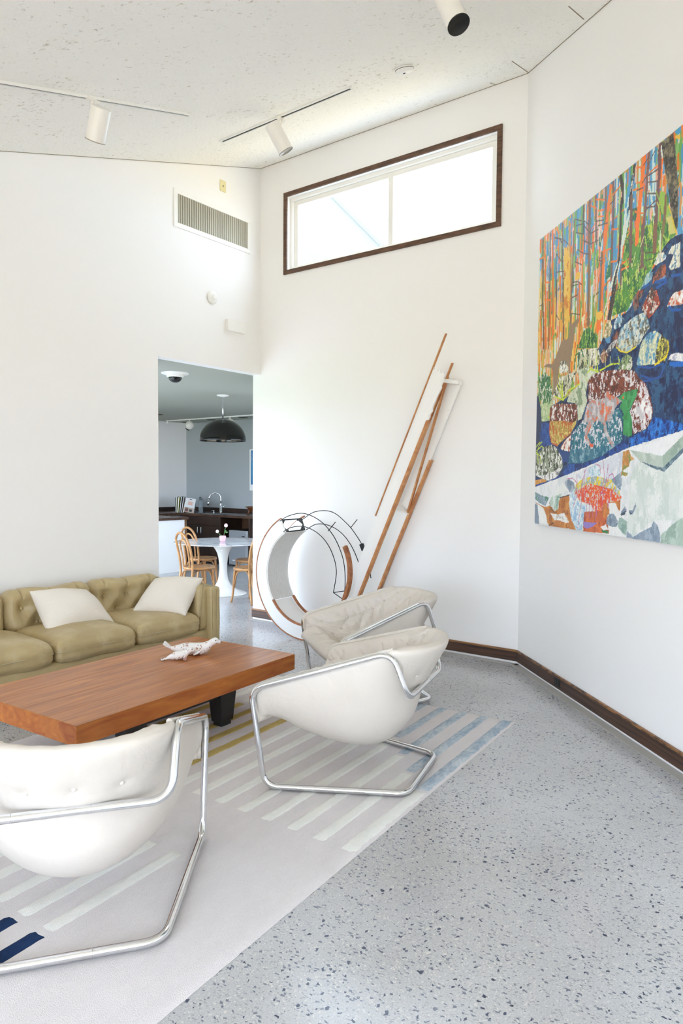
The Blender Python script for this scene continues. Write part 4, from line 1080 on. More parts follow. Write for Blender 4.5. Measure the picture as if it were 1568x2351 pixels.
('s','c26aa0',6,[1082,230,1091,162]),
('s','c26aa0',6,[1166,220,1156,183]),
('s','c26aa0',6,[919,226,912,96]),
('s','c26aa0',6,[1243,319,1199,270,1168,196]),
('s','c26aa0',6,[1033,223,1002,88]),
('p','9a84cc',[833,72,913,70,1028,71,966,41,889,23,841,33],None),
('p','8a9cae',[1148,109,1193,148,1239,144,1292,99,1282,68,1221,55,1150,72],('a0b0c0','74889c',26,0.42)),
('p','9fbcb2',[1297,117,1330,124,1401,99,1389,16,1340,30,1288,68],('b4ccc4','88a8a0',26,0.42)),
('p','95a6ba',[1398,49,1463,13,1591,65,1657,87,1678,126,1721,96,1746,49,1748,1,1390,2],('aabaca','8296ac',30,0.42)),
('p','b0c8bc',[1751,44,1828,93,1901,139,2006,175,2168,-39,1753,-1],('c0d4ca','9cb6aa',30,0.42)),
('p','8494ac',[1317,154,1370,197,1382,168,1351,137],None),
('p','3c5468',[1312,147,1382,168,1372,144,1329,133],None),
('p','8494ac',[1408,175,1455,177,1484,224,1490,201,1456,154,1425,150],None),
('p','3c5468',[1408,169,1456,154,1425,147],None),
('p','f0f2f2',[1167,208,1247,217,1300,165,1298,99,1239,144,1182,141],None),
('p','f2f4f4',[1174,55,1266,61,1279,32,1177,0],None),
('p','2f8a58',[1073,36,1116,26,1175,27,1164,10,1105,13],None),
('p','f2f4f4',[1072,48,1138,71,1175,37,1116,26],None),
('p','8aa0b4',[5,262,114,241,269,223,205,154,81,180,7,208],('a8b8c4','4c8a6c',24,0.42)),
('p','8898ac',[2,170,55,157,98,7,9,5],None),
('p','f2f4f2',[55,168,171,138,225,81,254,9,98,7],None),
('p','c4d6cc',[271,179,318,238,429,269,492,256,448,206,420,134,356,131],('e4ece8','8fb4a2',24,0.45)),
('p','eef2f0',[335,231,503,347,597,286,446,255],None),
('p','f0efec',[291,106,437,99,529,117,622,53,563,43,455,57,376,53],('ffffff','c8c4bc',20,0.35)),
('s','3a3430',7,[455,227,613,252]),
('s','3a3430',7,[279,7,361,34]),
('s','3c4c44',6,[271,193,323,130,397,111])]
def paint():
    dx, dz = .0055, .0035
    nx, nz = int(2.781 / dx), int(PH / dz)        # colours over both canvas columns
    X = (np.arange(nx) + .5) * dx * 1000; Z = (np.arange(nz) + .5) * dz * 1000
    img = np.zeros((nz, nx, 3)); rng = np.random.RandomState(11)
    def noise(sc, seed, ax=1.0, az=1.0):
        r = np.random.RandomState(seed); out = np.zeros((nz, nx)); amp = 1
        for o in range(3):
            s_ = sc / 2 ** o; gx, gz = int(X[-1] / (s_ * ax)) + 3, int(Z[-1] / (s_ * az)) + 3; g = r.rand(gz, gx)
            fx, fz = X / (s_ * ax), Z / (s_ * az); ix, iz = fx.astype(int), fz.astype(int); tx, tz = fx - ix, fz - iz
            a = g[iz][:, ix]; b = g[iz][:, ix + 1]; c = g[iz + 1][:, ix]; d = g[iz + 1][:, ix + 1]
            out += amp * ((a * (1 - tx) + b * tx) * (1 - tz)[:, None] + (c * (1 - tx) + d * tx) * tz[:, None]); amp *= .6
        return (out - out.min()) / (out.max() - out.min())
    def rank(n): return n
    NS = {}
    def getn(sc):
        k = max(9, sc)
        if k not in NS: NS[k] = (noise(k * 1.5, 3 + k, .8, 1.3) + .35 * noise(5, 9, .8, 1.5), noise(k * 1.5, 77 + k, .8, 1.3) + .35 * noise(5, 19, .8, 1.5))
        return NS[k]
    col = lambda h: np.array(srgb(h))
    def bbox(P, pad=4):
        i0 = max(0, int((P[:, 0].min() - pad) / dx / 1000)); i1 = min(nx, int((P[:, 0].max() + pad) / dx / 1000) + 2)
        j0 = max(0, int((P[:, 1].min() - pad) / dz / 1000)); j1 = min(nz, int((P[:, 1].max() + pad) / dz / 1000) + 2)
        return i0, i1, j0, j1
    WX_, WZ_ = noise(30, 5) - .5, noise(30, 6) - .5
    def poly(c, pts, sp):
        P = np.array(pts, float).reshape(-1, 2); i0, i1, j0, j1 = bbox(P)
        if i1 <= i0 or j1 <= j0: return
        gx = X[i0:i1][None, :] + 7 * WX_[j0:j1, i0:i1]; gz = Z[j0:j1][:, None] + 7 * WZ_[j0:j1, i0:i1]; m = np.zeros(gx.shape, bool)
        for (ax, az), (bx, bz) in zip(P, np.roll(P, -1, 0)):
            if az == bz: continue
            c1 = (az > gz) != (bz > gz); m ^= c1 & (gx < (bx - ax) * (gz - az) / (bz - az) + ax)
        V = img[j0:j1, i0:i1]; V[m] = col(c)
        if sp:
            n1, n2 = getn(sp[2]); a = n1[j0:j1, i0:i1]; b = n2[j0:j1, i0:i1]; q = sp[3]
            if m.any():
                ta, tb = np.quantile(a[m], 1 - q * .75), np.quantile(b[m], 1 - q * .65)
                V[m & (a > ta)] = col(sp[0]); V[m & (b > tb)] = col(sp[1])
    def stroke(c, w, pts):
        P = np.array(pts, float).reshape(-1, 2); i0, i1, j0, j1 = bbox(P, w)
        if i1 <= i0 or j1 <= j0: return
        gx = X[i0:i1][None, :] + 5 * WX_[j0:j1, i0:i1]; gz = Z[j0:j1][:, None] + 5 * WZ_[j0:j1, i0:i1]; d = np.full(gx.shape, 1e9)
        for (ax, az), (bx, bz) in zip(P[:-1], P[1:]):
            L2 = (bx - ax) ** 2 + (bz - az) ** 2 + 1e-9; t = np.clip(((gx - ax) * (bx - ax) + (gz - az) * (bz - az)) / L2, 0, 1)
            d = np.minimum(d, np.hypot(gx - ax - t * (bx - ax), gz - az - t * (bz - az)))
        img[j0:j1, i0:i1][d < w / 2] = col(c)
    # forest: vertical strokes, blue sky above, yellow and orange below
    img[:] = col('d99a4a')
    blue, warm, low = ['4a98c8', '5aa4d4', 'd8ece8', '4a98c8', 'f2c4b0', 'f07a22', '8fc070'], ['f07a22', 'f2c552', 'f2b04c', 'efc9a8', '78ad4c', 'c98f4e', 'f5d27c', 'd8ece4', 'f2c552'], ['78ad4c', 'f07a22', 'c8e0c4', '6a9a3c', 'e8c8a8', 'd98a4a', '5a8a44', 'c8a05a']
    for k in range(5000):
        t = rng.rand() * 2780; zt = 560 + rng.rand() * 1780; L_ = 60 + rng.rand() * 200
        top = 2287 - zt
        if t > 900 and zt < 1350: continue
        pal = blue if top < 200 + rng.rand() * 160 + .42 * min(t, 1500) else (warm if top < 1000 + rng.rand() * 200 else low)
        if top < 700 and rng.rand() < .14: pal = ['6fae50', '4d8f58']
        x2 = t + rng.randn() * 6; stroke(pal[rng.randint(len(pal))], 8 + rng.rand() * 18, [t, zt, x2, zt - L_])
    poly('1e3d6b', [1900, 640, 2790, 860, 2790, 1900, 2300, 1800, 1900, 1560], ('2a5a86', '131f4d', 25, .5)); poly('e6eeec', [1900, -5, 2790, -5, 2790, 900, 1900, 680], ('eef3f1', 'b0c8bc', 60, .4))
    for o in PAINT:
        if o[0] == 'p': poly(o[1], o[2], o[3])
        else: stroke(o[1], o[2], o[3])
    for cx, cz_, rx, rz, c in ((2180, 1330, 130, 90, 'e6e4d8'), (2420, 1180, 150, 110, '8ab0c0'), (2600, 1420, 110, 80, 'b07a60'), (2300, 1010, 110, 70, 'c9ccb0'), (2640, 1010, 120, 80, 'dfe4de')):
        poly(c, [w_ for a in range(14) for w_ in (cx + rx * math.cos(a * .449) * (1 + .1 * math.sin(5 * a)), cz_ + rz * math.sin(a * .449) * (1 + .12 * math.cos(3 * a)))], ('f4f2ea', '5c6a72', 14, .45))
    # extra blades of grass on the slope
    for k in range(500):
        t = 780 + rng.rand() * 1100; z = 1000 + rng.rand() * 1000
        i, j = int(t / dx / 1000), int(z / dz / 1000)
        if i < nx and j < nz and img[j, i, 1] > img[j, i, 0] * 1.15 and img[j, i, 1] > img[j, i, 2] * 1.4:
            stroke(['c8dc5a', '2f6d3a', '8cc04a', 'e0e8a0', '3f8a40'][rng.randint(5)], 7, [t, z, t + rng.randn() * 14, z + 30 + rng.rand() * 50])
    # brush modulation
    img *= (0.93 + .14 * noise(14, 31, .6, 2.2))[..., None]
    return np.clip(img, 0, 1), dx, dz
def paint_material():
    m = bpy.data.materials.new('oil_paint'); m.use_nodes = True; t = m.node_tree; b = t.nodes['Principled BSDF']
    a = t.nodes.new('ShaderNodeVertexColor'); a.layer_name = 'paint'; t.links.new(a.outputs[0], b.inputs['Base Color']); b.inputs['Roughness'].default_value = .5
    tc = t.nodes.new('ShaderNodeTexCoord'); n = t.nodes.new('ShaderNodeTexNoise'); n.inputs['Scale'].default_value = 120; t.links.new(tc.outputs['Object'], n.inputs['Vector'])
    u = t.nodes.new('ShaderNodeBump'); u.inputs['Strength'].default_value = .2; u.inputs['Distance'].default_value = .002; t.links.new(n.outputs['Fac'], u.inputs['Height']); t.links.new(u.outputs[0], b.inputs['Normal'])
    return m
def build_painting():
    img, dx, dz = paint(); nz, nx, _ = img.shape; pm = paint_material(); edge = mat('canvas_edge', 'b4b1a9', .8)
    root = thing('painting', diag(PT0, PZ0, 0), math.radians(225), 'huge bright forest stream painting on four canvases on the angled white wall', 'painting')
    # local x runs along the wall towards the camera, local y into the wall or out of it
    out = -1.0
    th = .036; gap = .0005
    for cx in (0, 1):
        for czi in (0, 1):
            x0 = cx * PWD + gap * cx; x1 = (cx + 1) * PWD - gap * (1 - cx); z0 = czi * PH / 2 + gap * czi; z1 = (czi + 1) * PH / 2 - gap * (1 - czi)
            xs = np.arange(x0, min(x1, nx * dx) + 1e-6, dx); xs[-1] = min(x1, nx * dx) if cx == 0 else xs[-1]
            if cx == 1: xs = np.r_[xs, x1]
            zs = np.arange(z0, z1, dz); zs[-1] = z1
            gx, gz = np.meshgrid(xs, zs); y = np.full(gx.shape, YS * th)
            V = np.stack([gx, y, gz], -1).reshape(-1, 3); w = len(xs); h = len(zs)
            idx = np.arange(w * h).reshape(h, w); F = np.stack([idx[:-1, :-1], idx[:-1, 1:], idx[1:, 1:], idx[1:, :-1]], -1).reshape(-1, 4)
            me = bpy.data.meshes.new('canvas_panel'); me.vertices.add(len(V)); me.vertices.foreach_set('co', V.ravel().astype(np.float32))
            me.loops.add(len(F) * 4); me.loops.foreach_set('vertex_index', F.ravel().astype(np.int32)); me.polygons.add(len(F)); me.polygons.foreach_set('loop_start', np.arange(0, len(F) * 4, 4, dtype=np.int32)); me.update(calc_edges=True); me.validate()
            ca = me.color_attributes.new('paint', 'FLOAT_COLOR', 'POINT'); ii = np.clip((gx / dx).astype(int), 0, nx - 1); jj = np.clip((gz / dz).astype(int), 0, nz - 1)
            cc = np.concatenate([img[jj, ii], np.ones(gx.shape + (1,))], -1).reshape(-1, 4); ca.data.foreach_set('color', cc.ravel().astype(np.float32))
            me.materials.append(pm); o = bpy.data.objects.new('canvas_panel', me); C.objects.link(o); o.parent = root
            MB().box((x0, min(0, YS * th), z0), (x1, max(0, YS * th) - (.0008 if YS > 0 else 0), z1)).build('stretcher', edge, o) if YS > 0 else MB().box((x0, YS * th + .0008, z0), (x1, -.001, z1)).build('stretcher', edge, o)
YS = -1
build_painting()

# ---------------------------------------------------------------- wall fittings of the living room
def wallA(x, z, off=0): return (x, -off, z)
v = thing('air_vent', (-.702, 0, 4.2685), 0, 'long white framed return air grille high on the left wall', 'vent')
w, h = .972 / 2, .28 / 2
MB().box((-w, -.004, -h), (w, -.001, h)).build('backing', mat('vent_shadow', '4a463c', .9), v)
fr = MB()
for a, b in (((-w - .045, -.014, h), (w + .045, 0, h + .045)), ((-w - .045, -.014, -h - .045), (w + .045, 0, -h)), ((-w - .045, -.014, -h), (-w, 0, h)), ((w, -.014, -h), (w + .045, 0, h))): fr.box(a, b)
fr.build('frame', WHITEPAINT, v, bevel=.002)
GRILLE = mat('grille_metal', 'b4ae9c', .5, .3)
for i in range(33):
    x = -w + (i + .5) * 2 * w / 33; MB().box((x - .0075, -.012, -h), (x + .0075, -.006, h)).build('slat', GRILLE, v)
lv = MB()
for j in range(24):
    z = -h + (j + .5) * 2 * h / 24; lv.box((-w, -.009, z - .0028), (w, -.005, z + .0028))
tag(lv.build('cross_bars', GRILLE, v), kind='stuff')
o = thing('wall_plate', (-.578, 0, 4.685), 0, 'small beige switch plate above the air grille near the ceiling', 'plate')
MB().box((-.042, -.007, -.058), (.042, 0, .058)).build('plate', mat('almond_plastic', 'e2d9a8', .5), o, bevel=.003)
MB().lathe([(.006, 0), (.005, .004)], 12).xf(Matrix.Rotation(PI / 2, 4, 'X')).move((0, -.007, 0)).build('jack', mat('brass_dark', '6a6040', .4, .8), o)
o = thing('heat_detector', (-.734, 0, 3.496), 0, 'round white alarm sounder on the left wall above the doorway', 'detector')
MB().lathe([(.066, 0), (.066, .018), (.058, .030), (.044, .036), (.034, .038), (0, .038)], 36).xf(Matrix.Rotation(PI / 2, 4, 'X')).build('base', WHITEPAINT, o, smooth=True)
MB().lathe([(.030, .036), (.030, .048), (.022, .054), (0, .055)], 28).xf(Matrix.Rotation(PI / 2, 4, 'X')).build('cap', WHITEPAINT, o, smooth=True)
o = MB().box((-.542, -.045, 3.192), (-.276, -.0, 3.310)).build('junction_box', WHITEPAINT, None, bevel=.004); tag(o, 'blank white rectangular box on the left wall just above the doorway', 'box')
o = thing('wall_label', (0, .010, 1.323), 0, 'tiny pale caption label on the wall beside the doorway', 'label')
MB().box((-.003, -.045, -.020), (0, .045, .020)).build('card', mat('pale_card', 'e4e3e0', .7), o)
ln = MB()
for k, l in enumerate((.06, .05, .066)): ln.box((-.0034, .038 - l, .010 - k * .009), (-.003, .038, .012 - k * .009))
tag(ln.build('print', mat('grey_print', 'b4b4b4', .8), o), kind='stuff')
def outlet(name, label, m, mtx, s=1):
    o = thing(name, (0, 0, 0), 0, label, 'outlet'); o.matrix_world = mtx
    MB().box((-.036 * s, -.006, -.058 * s), (.036 * s, 0, .058 * s)).build('plate', m, o, bevel=.002)
    for z in (-.024, .024):
        MB().box((-.017, -.008, z * s - .014), (.017, -.005, z * s + .014)).build('socket', m, o, bevel=.002)
        for x in (-.007, .007): MB().box((x - .0012, -.0085, z * s - .006), (x + .0012, -.007, z * s + .004)).build('slot', mat('slot_grey', '6a6a6e', .5) if 'slot_grey' not in bpy.data.materials else bpy.data.materials['slot_grey'], o)
    return o
outlet('wall_outlet', 'white outlet plate low on the wall behind the ring sculpture', WHITEPAINT, Matrix.Translation((0, -.03, .965)) @ Matrix.Rotation(-PI / 2, 4, 'Z'))
p = diag(.828, .071, .016)
outlet('baseboard_outlet', 'black outlet set in the dark wooden baseboard below the painting', BLACKMATTE, Matrix.Translation(p) @ Matrix.Rotation(math.radians(225), 4, 'Z') @ Matrix.Rotation(PI / 2, 4, 'Y'), .8)

# ---------------------------------------------------------------- ceiling fittings
SLP = math.atan(CA)
def light_track(a, b, label):
    A = Vector((a[0], a[1], cz(a[0]))); B = Vector((b[0], b[1], cz(b[0]))); d = (B - A); L_ = d.length; X_ = d.normalized(); Y_ = Vector((0, 0, 1)).cross(X_).normalized(); Z_ = X_.cross(Y_)
    m = Matrix.Identity(4)
    for i in range(3): m[i][0] = X_[i]; m[i][1] = Y_[i]; m[i][2] = Z_[i]; m[i][3] = A[i]
    o = thing('light_track', (0, 0, 0), 0, label, 'track'); o.matrix_world = m
    MB().box((0, -.018, -.018), (L_, -.011, 0)).build('rail', WHITEPAINT, o); MB().box((0, .011, -.018), (L_, .018, 0)).build('rail', WHITEPAINT, o)
    MB().box((0.01, -.011, -.012), (L_ - .01, .011, -.002)).build('groove', mat('track_groove', '33363d', .5, .3) if 'track_groove' not in bpy.data.materials else bpy.data.materials['track_groove'], o)
    MB().box((-.012, -.018, -.019), (.01, .018, 0)).build('end_cap', WHITEPAINT, o); MB().box((L_ - .01, -.018, -.019), (L_ + .012, .018, 0)).build('end_cap', WHITEPAINT, o)
light_track((-4.6, -1.40), (-2.11, -1.245), 'white ceiling light track over the sofa running out of the frame')
light_track((-1.30, -.75), (-1.315, -2.22), 'white ceiling light track crossing the slope near the window wall')
light_track((-2.31, -3.57), (-3.0, -5.2), 'white ceiling light track just above the top edge, holding the lens rimmed spotlight')
SPOT = mat('spotlight_white', 'efece6', .32)
LENS = mat('spot_lens', 'e4e2dc', .5)
def spotlight(mount, top, aim, label, r=.064, L_=.22, lens=True):
    """a can whose back centre is at top and that points along aim, held by an arm from the point mount on its track"""
    M = Vector((mount[0], mount[1], cz(mount[0]) - .019)); d = Vector(aim).normalized(); K = Vector(top) - M
    o = thing('track_spotlight', M, 0, label, 'spotlight', 'white cylinder spotlights on the ceiling tracks')
    MB().box((-.045, -.015, -.020), (.045, .015, 0)).build('adapter', SPOT, o, bevel=.002)
    q = Vector((0, 0, -1)).rotation_difference(d).to_matrix().to_4x4(); T = Matrix.Translation(K) @ q
    toward = (Vector((0, 0, 0)) - K); toward -= d * toward.dot(d); toward = toward.normalized() * r * .75
    j = K + toward + d * .012
    MB().tube(fillet([(0, 0, -.012), (0, 0, min(-.03, j.z * .5)), tuple(j)], .02), .017, 12).build('arm', SPOT, o, smooth=True)
    c = MB().lathe([(.0, 0), (r - .004, 0), (r, -.004), (r, -L_), (r - .004, -L_), (r - .004, -(L_ - .03)), (0, -(L_ - .03))], 40).xf(T).build('can', SPOT, o, smooth=True)
    es = c.modifiers.new('edges', 'EDGE_SPLIT'); es.split_angle = .7
    MB().lathe([(r + .0008, -(L_ - .004)), (r + .0015, -(L_ + .002)), (r - .004, -(L_ + .002)), (r - .006, -(L_ - .017)), (r - .007, -(L_ - .019))], 40).xf(T).build('rim', BLACKMATTE if lens else mat('spot_rim', 'a8a297', .4) if 'spot_rim' not in bpy.data.materials else bpy.data.materials['spot_rim'], o, smooth=True)
    MB().lathe([(0, -(L_ - .018)), (r - .006, -(L_ - .018))], 40).xf(T).build('lens', LENS, o)
spotlight((-3.005, -1.315), (-3.056, -1.490, 4.004), (.025, .106, -.161), 'white spotlight on the track above the sofa, pointing almost straight down', L_=.205, lens=False)
spotlight((-1.310, -1.475), (-1.457, -1.509, 4.530), (.085, -.055, -.165), 'white spotlight tilted on the track beside the window wall', L_=.235, lens=False)
spotlight((-2.315, -3.585), (-2.325, -3.589, 4.273), (-.086, -.443, -.892), 'large white spotlight with a black lens rim at the top of the picture', r=.061, L_=.235)
o = thing('smoke_detector', (-1.254, -2.66, cz(-1.254)), 0, 'flat round white smoke detector alone on the sloped ceiling', 'detector'); o.rotation_euler = (0, -SLP, 0)
MB().lathe([(.070, 0), (.070, -.012), (.062, -.030), (.040, -.036), (0, -.037)], 36).build('body', WHITEPAINT, o, smooth=True)
MB().lathe([(.0705, -.010), (.0705, -.014)], 36).build('slot', mat('shadow_slot', '6a665c', .7), o)
MB().box((-.016, -.008, -.0395), (-.002, .008, -.035)).build('sensor', BLACKMATTE, o)
# ---------------------------------------------------------------- kitchen beyond the doorway
CT = wood('dark_counter_wood', '33221a', '5c4030', (6, 1.2, 6), .3, wave=3)
CAB = wood('dark_cabinet_wood', '24160f', '3c261a', (3, 3, .8), .4, wave=3)
NICHE = wood('brown_panel_wood', '2c1c14', '6a4a30', (9, 9, .7), .4, wave=3)
# half wall with its wooden cap and end post
hw = structure(MB().box((-1.7, 4.03, 0), (2.33, 4.15, .899)).build('partition', WALL))
MB().box((2.33, 4.02, 0), (2.375, 4.16, .899)).build('end_post', wood('post_wood', '5a3c28', '86603e', (5, 5, 1), .4), hw)
cpoly = [(-1.7, 4.0), (2.40, 4.0), (2.40, 5.28), (3.28, 5.28), (3.28, 2.75), (KX - .001, 2.75), (KX - .001, KY - .001), (-1.7, KY - .001)]
ctp = tag(MB().prism([(x, y, .90) for x, y in cpoly], (0, 0, 0), (0, 0, .045)).build('countertop', CT, None, bevel=.003), 'long dark wooden kitchen worktop around the corner behind the doorway', 'countertop')
bs = MB().box((KX - .02, 2.75, .945), (KX - .001, KY, 1.03)).build('backsplash', CAB, ctp); MB().box((-1.7, KY - .02, .945), (KX - .02, KY - .001, 1.03)).build('backsplash', CAB, ctp)
sink = thing('kitchen_sink', (3.50, 4.36, .945), 0, 'dark inset sink in the wooden worktop below the tap', 'sink')
frame = MB(); frame.box((-.22, -.27, 0), (.22, -.24, .006)); frame.box((-.22, .24, 0), (.22, .27, .006)); frame.box((-.22, -.24, 0), (-.19, .24, .006)); frame.box((.19, -.24, 0), (.22, .24, .006)); frame.build('rim', STEEL, sink)
MB().box((-.19, -.24, .0005), (.19, .24, .002)).build('basin', BLACKMATTE, sink)
tap = thing('kitchen_tap', (3.86, 4.74, .945), 0, 'tall chrome gooseneck kitchen tap at the sink', 'tap')
MB().lathe([(.030, 0), (.030, .02), (.024, .03), (.023, .17), (.018, .19)], 20).build('base', CHROME, tap, smooth=True)
dv = Vector((-.62, .42, 0)); dv.normalize()
neck = [Vector((0, 0, .17)), Vector((0, 0, .25)), Vector((0, 0, .28))] + [dv * (.115 - .115 * math.cos(a)) + Vector((0, 0, .28 + .115 * math.sin(a))) for a in [k * PI / 12 for k in range(1, 12)]] + [dv * .235 + Vector((0, 0, .25))]
MB().tube(neck, .013, 14).build('neck', CHROME, tap, smooth=True)
MB().tube([dv * .232 + Vector((0, 0, .255)), dv * .246 + Vector((0, 0, .20)), dv * .25 + Vector((0, 0, .155))], [.016, .020, .021], 14).build('spray_head', CHROME, tap, smooth=True)
MB().tube([(0, 0, .12), (.02, -.06, .125), (.025, -.09, .14)], [.016, .012, .009], 12).build('lever', CHROME, tap, smooth=True)
o = thing('soap_pump', (3.60, 4.66, .945), 0, 'short chrome soap pump beside the sink', 'dispenser')
MB().lathe([(.02, 0), (.018, .02), (.008, .025), (.007, .045), (.014, .05), (.012, .06), (0, .062)], 16).build('body', CHROME, o, smooth=True); MB().tube([(0, 0, .055), (-.05, .01, .05)], .005, 8).build('spout', CHROME, o)
PGL = mat('clear_plastic', 'b9c2c6', .1); PGL.node_tree.nodes['Principled BSDF'].inputs['Transmission Weight'].default_value = .75; PGL.node_tree.nodes['Principled BSDF'].inputs['IOR'].default_value = 1.1
o = thing('water_bottle', (3.50, 4.92, .945), 0, 'clear bottle with a grey lid on the kitchen worktop', 'bottle')
MB().lathe([(.042, 0), (.045, .01), (.045, .23), (.040, .25), (.030, .26)], 24).build('body', PGL, o, smooth=True); MB().lathe([(.034, .255), (.034, .285), (.028, .29), (0, .29)], 20).build('lid', mat('grey_lid', '565c60', .5), o, smooth=True); MB().box((-.034, -.012, .285), (.0, .012, .318)).build('loop', mat('grey_loop', '565c60', .5), o, bevel=.004)
# magazines standing in a clear holder
hold = thing('magazine_holder', (3.42, 5.30, .945), math.radians(-53), 'clear acrylic holder with magazines in the worktop corner', 'holder')
MB().box((-.17, -.09, 0), (-.165, .13, .30)).build('side', PGL, hold); MB().box((.19, -.09, 0), (.195, .13, .24)).build('side', PGL, hold); MB().box((-.17, -.09, 0), (.19, .13, .004)).build('base', PGL, hold)
mags = [(-.150, .31, 'c9ccd0', .014, -2, 'pale grey magazine at the end of the acrylic holder'), (-.115, .30, 'd8cf1c', .022, -4, 'bright yellow magazine in the acrylic holder'), (-.075, .315, '3a4250', .014, -6, 'dark blue thin magazine in the acrylic holder'), (-.045, .315, 'd8dade', .012, -9, 'white magazine between the dark and brown ones'), (-.01, .30, '8a4630', .018, -12, 'reddish brown book in the acrylic holder')]
Hm = Matrix.Translation((3.42, 5.30, .949)) @ Matrix.Rotation(math.radians(-53), 4, 'Z')
for x, h, c, w, tl_, lab in mags:
    o = MB().box((-w / 2, -.10, 0), (w / 2, .11, h)).build('magazine', mat('cover_' + c, c, .45), None, bevel=.001); o.matrix_world = Hm @ Matrix.Translation((x, 0, .002)) @ Matrix.Rotation(math.radians(tl_) * -1, 4, 'Y'); tag(o, lab, 'magazine', 'magazines in the worktop corner')
    MB().box((-w / 2 + .001, -.1005, .003), (w / 2 - .001, -.099, h - .003)).build('page_edge', mat('paper_edge', 'e6e4de', .8) if 'paper_edge' not in bpy.data.materials else bpy.data.materials['paper_edge'], o)
o = thing('magazine', (0, 0, 0), 0, 'front magazine with a white, red and black cover facing out', 'magazine', 'magazines in the worktop corner'); o.matrix_world = Hm @ Matrix.Translation((.10, -.105, .004)) @ Matrix.Rotation(.18, 4, 'Y') @ Matrix.Rotation(.10, 4, 'X')
MB().box((-.10, 0, 0), (.10, .012, .285)).build('cover', mat('white_cover', 'dcdcda', .4), o)
for a, b, c in (((-.10, .0, 0), (.10, .1, 0), 'b8a898'), ((-.08, .015, 0), (-.02, .085, 0), '8a3030'), ((0, .02, 0), (.06, .07, 0), '2a2a2e'), ((-.04, .15, 0), (.05, .22, 0), 'd8b0a0'), ((-.02, .255, 0), (.03, .27, 0), '303038')):
    MB().box((a[0], -.0006, a[1]), (b[0], .001, b[1])).build('print', mat('print_' + c, c, .45), o)
# footed wooden bowl
o = thing('footed_bowl', (3.62, 3.50, .945), 0, 'footed wooden bowl with a wide dark rim at the end of the worktop', 'bowl')
BW = wood('bowl_wood', '4a2a1a', '8a5630', (5, 5, 5), .35)
MB().lathe([(.05, .055), (.12, .06), (.17, .09), (.20, .145), (.235, .155), (.235, .165), (.19, .16), (.12, .085), (0, .08)], 36).build('basin', BW, o, smooth=True)
for k in range(4):
    a = .5 + k * PI / 2; d_ = Vector((math.cos(a), math.sin(a), 0))
    MB().tube([d_ * .18 + Vector((0, 0, .13)), d_ * .165 + Vector((0, 0, .06)), d_ * .20 + Vector((0, 0, .001))], [.022, .015, .018], 10).build('leg', BW, o, smooth=True)
# sink cabinet: drawer fronts above, two doors below with bar handles
cab = thing('sink_cabinet', (3.30, 4.16, 0), 0, 'dark brown sink cabinet with two chrome handled doors', 'cabinet')
MB().box((.02, 0, .09), (.84, 1.10, .90)).build('body', CAB, cab); MB().box((.08, 0, 0), (.84, 1.10, .09)).build('plinth', BLACKMATTE, cab)
MB().box((0, .005, .735), (.02, 1.095, .895)).build('drawer_front', CAB, cab, bevel=.002)
for y0, y1, hy in ((.005, .547, .50), (.553, 1.095, .60)):
    d_ = MB().box((0, y0, .10), (.02, y1, .728)).build('door', CAB, cab, bevel=.002)
    MB().tube(fillet([(0, hy, .58), (-.03, hy, .58), (-.03, hy, .69), (0, hy, .69)], .012), .0065, 8).build('handle', CHROME, d_, smooth=True)
pn = tag(MB().box((3.86, 3.44, .0), (3.90, 4.155, .90)).build('niche_panel', NICHE), 'brown wooden panel in the niche above the small fridge', 'panel')
sp_ = tag(MB().box((3.31, 3.40, 0), (3.90, 3.435, .90)).build('side_panel', CAB), 'dark upright board closing the niche beside the small fridge', 'panel')
fr = thing('mini_fridge', (3.33, 3.72, 0), 0, 'small silver fridge with black sides under the worktop', 'fridge')
MB().box((.045, -.245, .02), (.50, .245, .675)).build('body', BLACK, fr, bevel=.004)
dr = MB().box((0, -.245, .03), (.042, .245, .67)).build('door', mat('silver_door', '9ea3a8', .38, .35), fr, bevel=.008)
MB().box((-.002, -.215, .04), (.0, -.200, .66)).build('handle_strip', mat('bright_strip', 'd8dadd', .3, .5), dr)
MB().box((-.002, -.165, .555), (.0, -.095, .572)).build('badge', BLACKMATTE, dr); MB().box((-.002, .085, .10), (.0, .145, .125)).build('sticker', mat('white_sticker', 'e8e8e8', .6), dr)
# framed blue poster
o = thing('wall_poster', (KX, 3.86, 1.797), 0, 'blue framed poster at the doorway edge on the kitchen back wall', 'poster')
fm = MB(); frame_yz(fm, .352, -.352, -.402, .402, .018, -.025, 0); fm.build('frame', WHITEPAINT, o); MB().box((-.012, -.334, -.384), (-.004, .334, .384)).build('mount', mat('poster_mount', 'e8e9ec', .6), o)
MB().box((-.0135, -.334, -.285), (-.0118, .322, .384)).build('print', mat('poster_blue', '1c74ac', .5, mottle=(6, '2f93c4', .6, .4, .7)), o)
for k in range(5): MB().box((-.0145, .30 - .02 * (k % 2), .18 + k * .035), (-.0133, .318 - .012 * (k % 2), .20 + k * .035)).build('motif', mat('poster_motif', '8a90c0', .6) if 'poster_motif' not in bpy.data.materials else bpy.data.materials['poster_motif'], o)

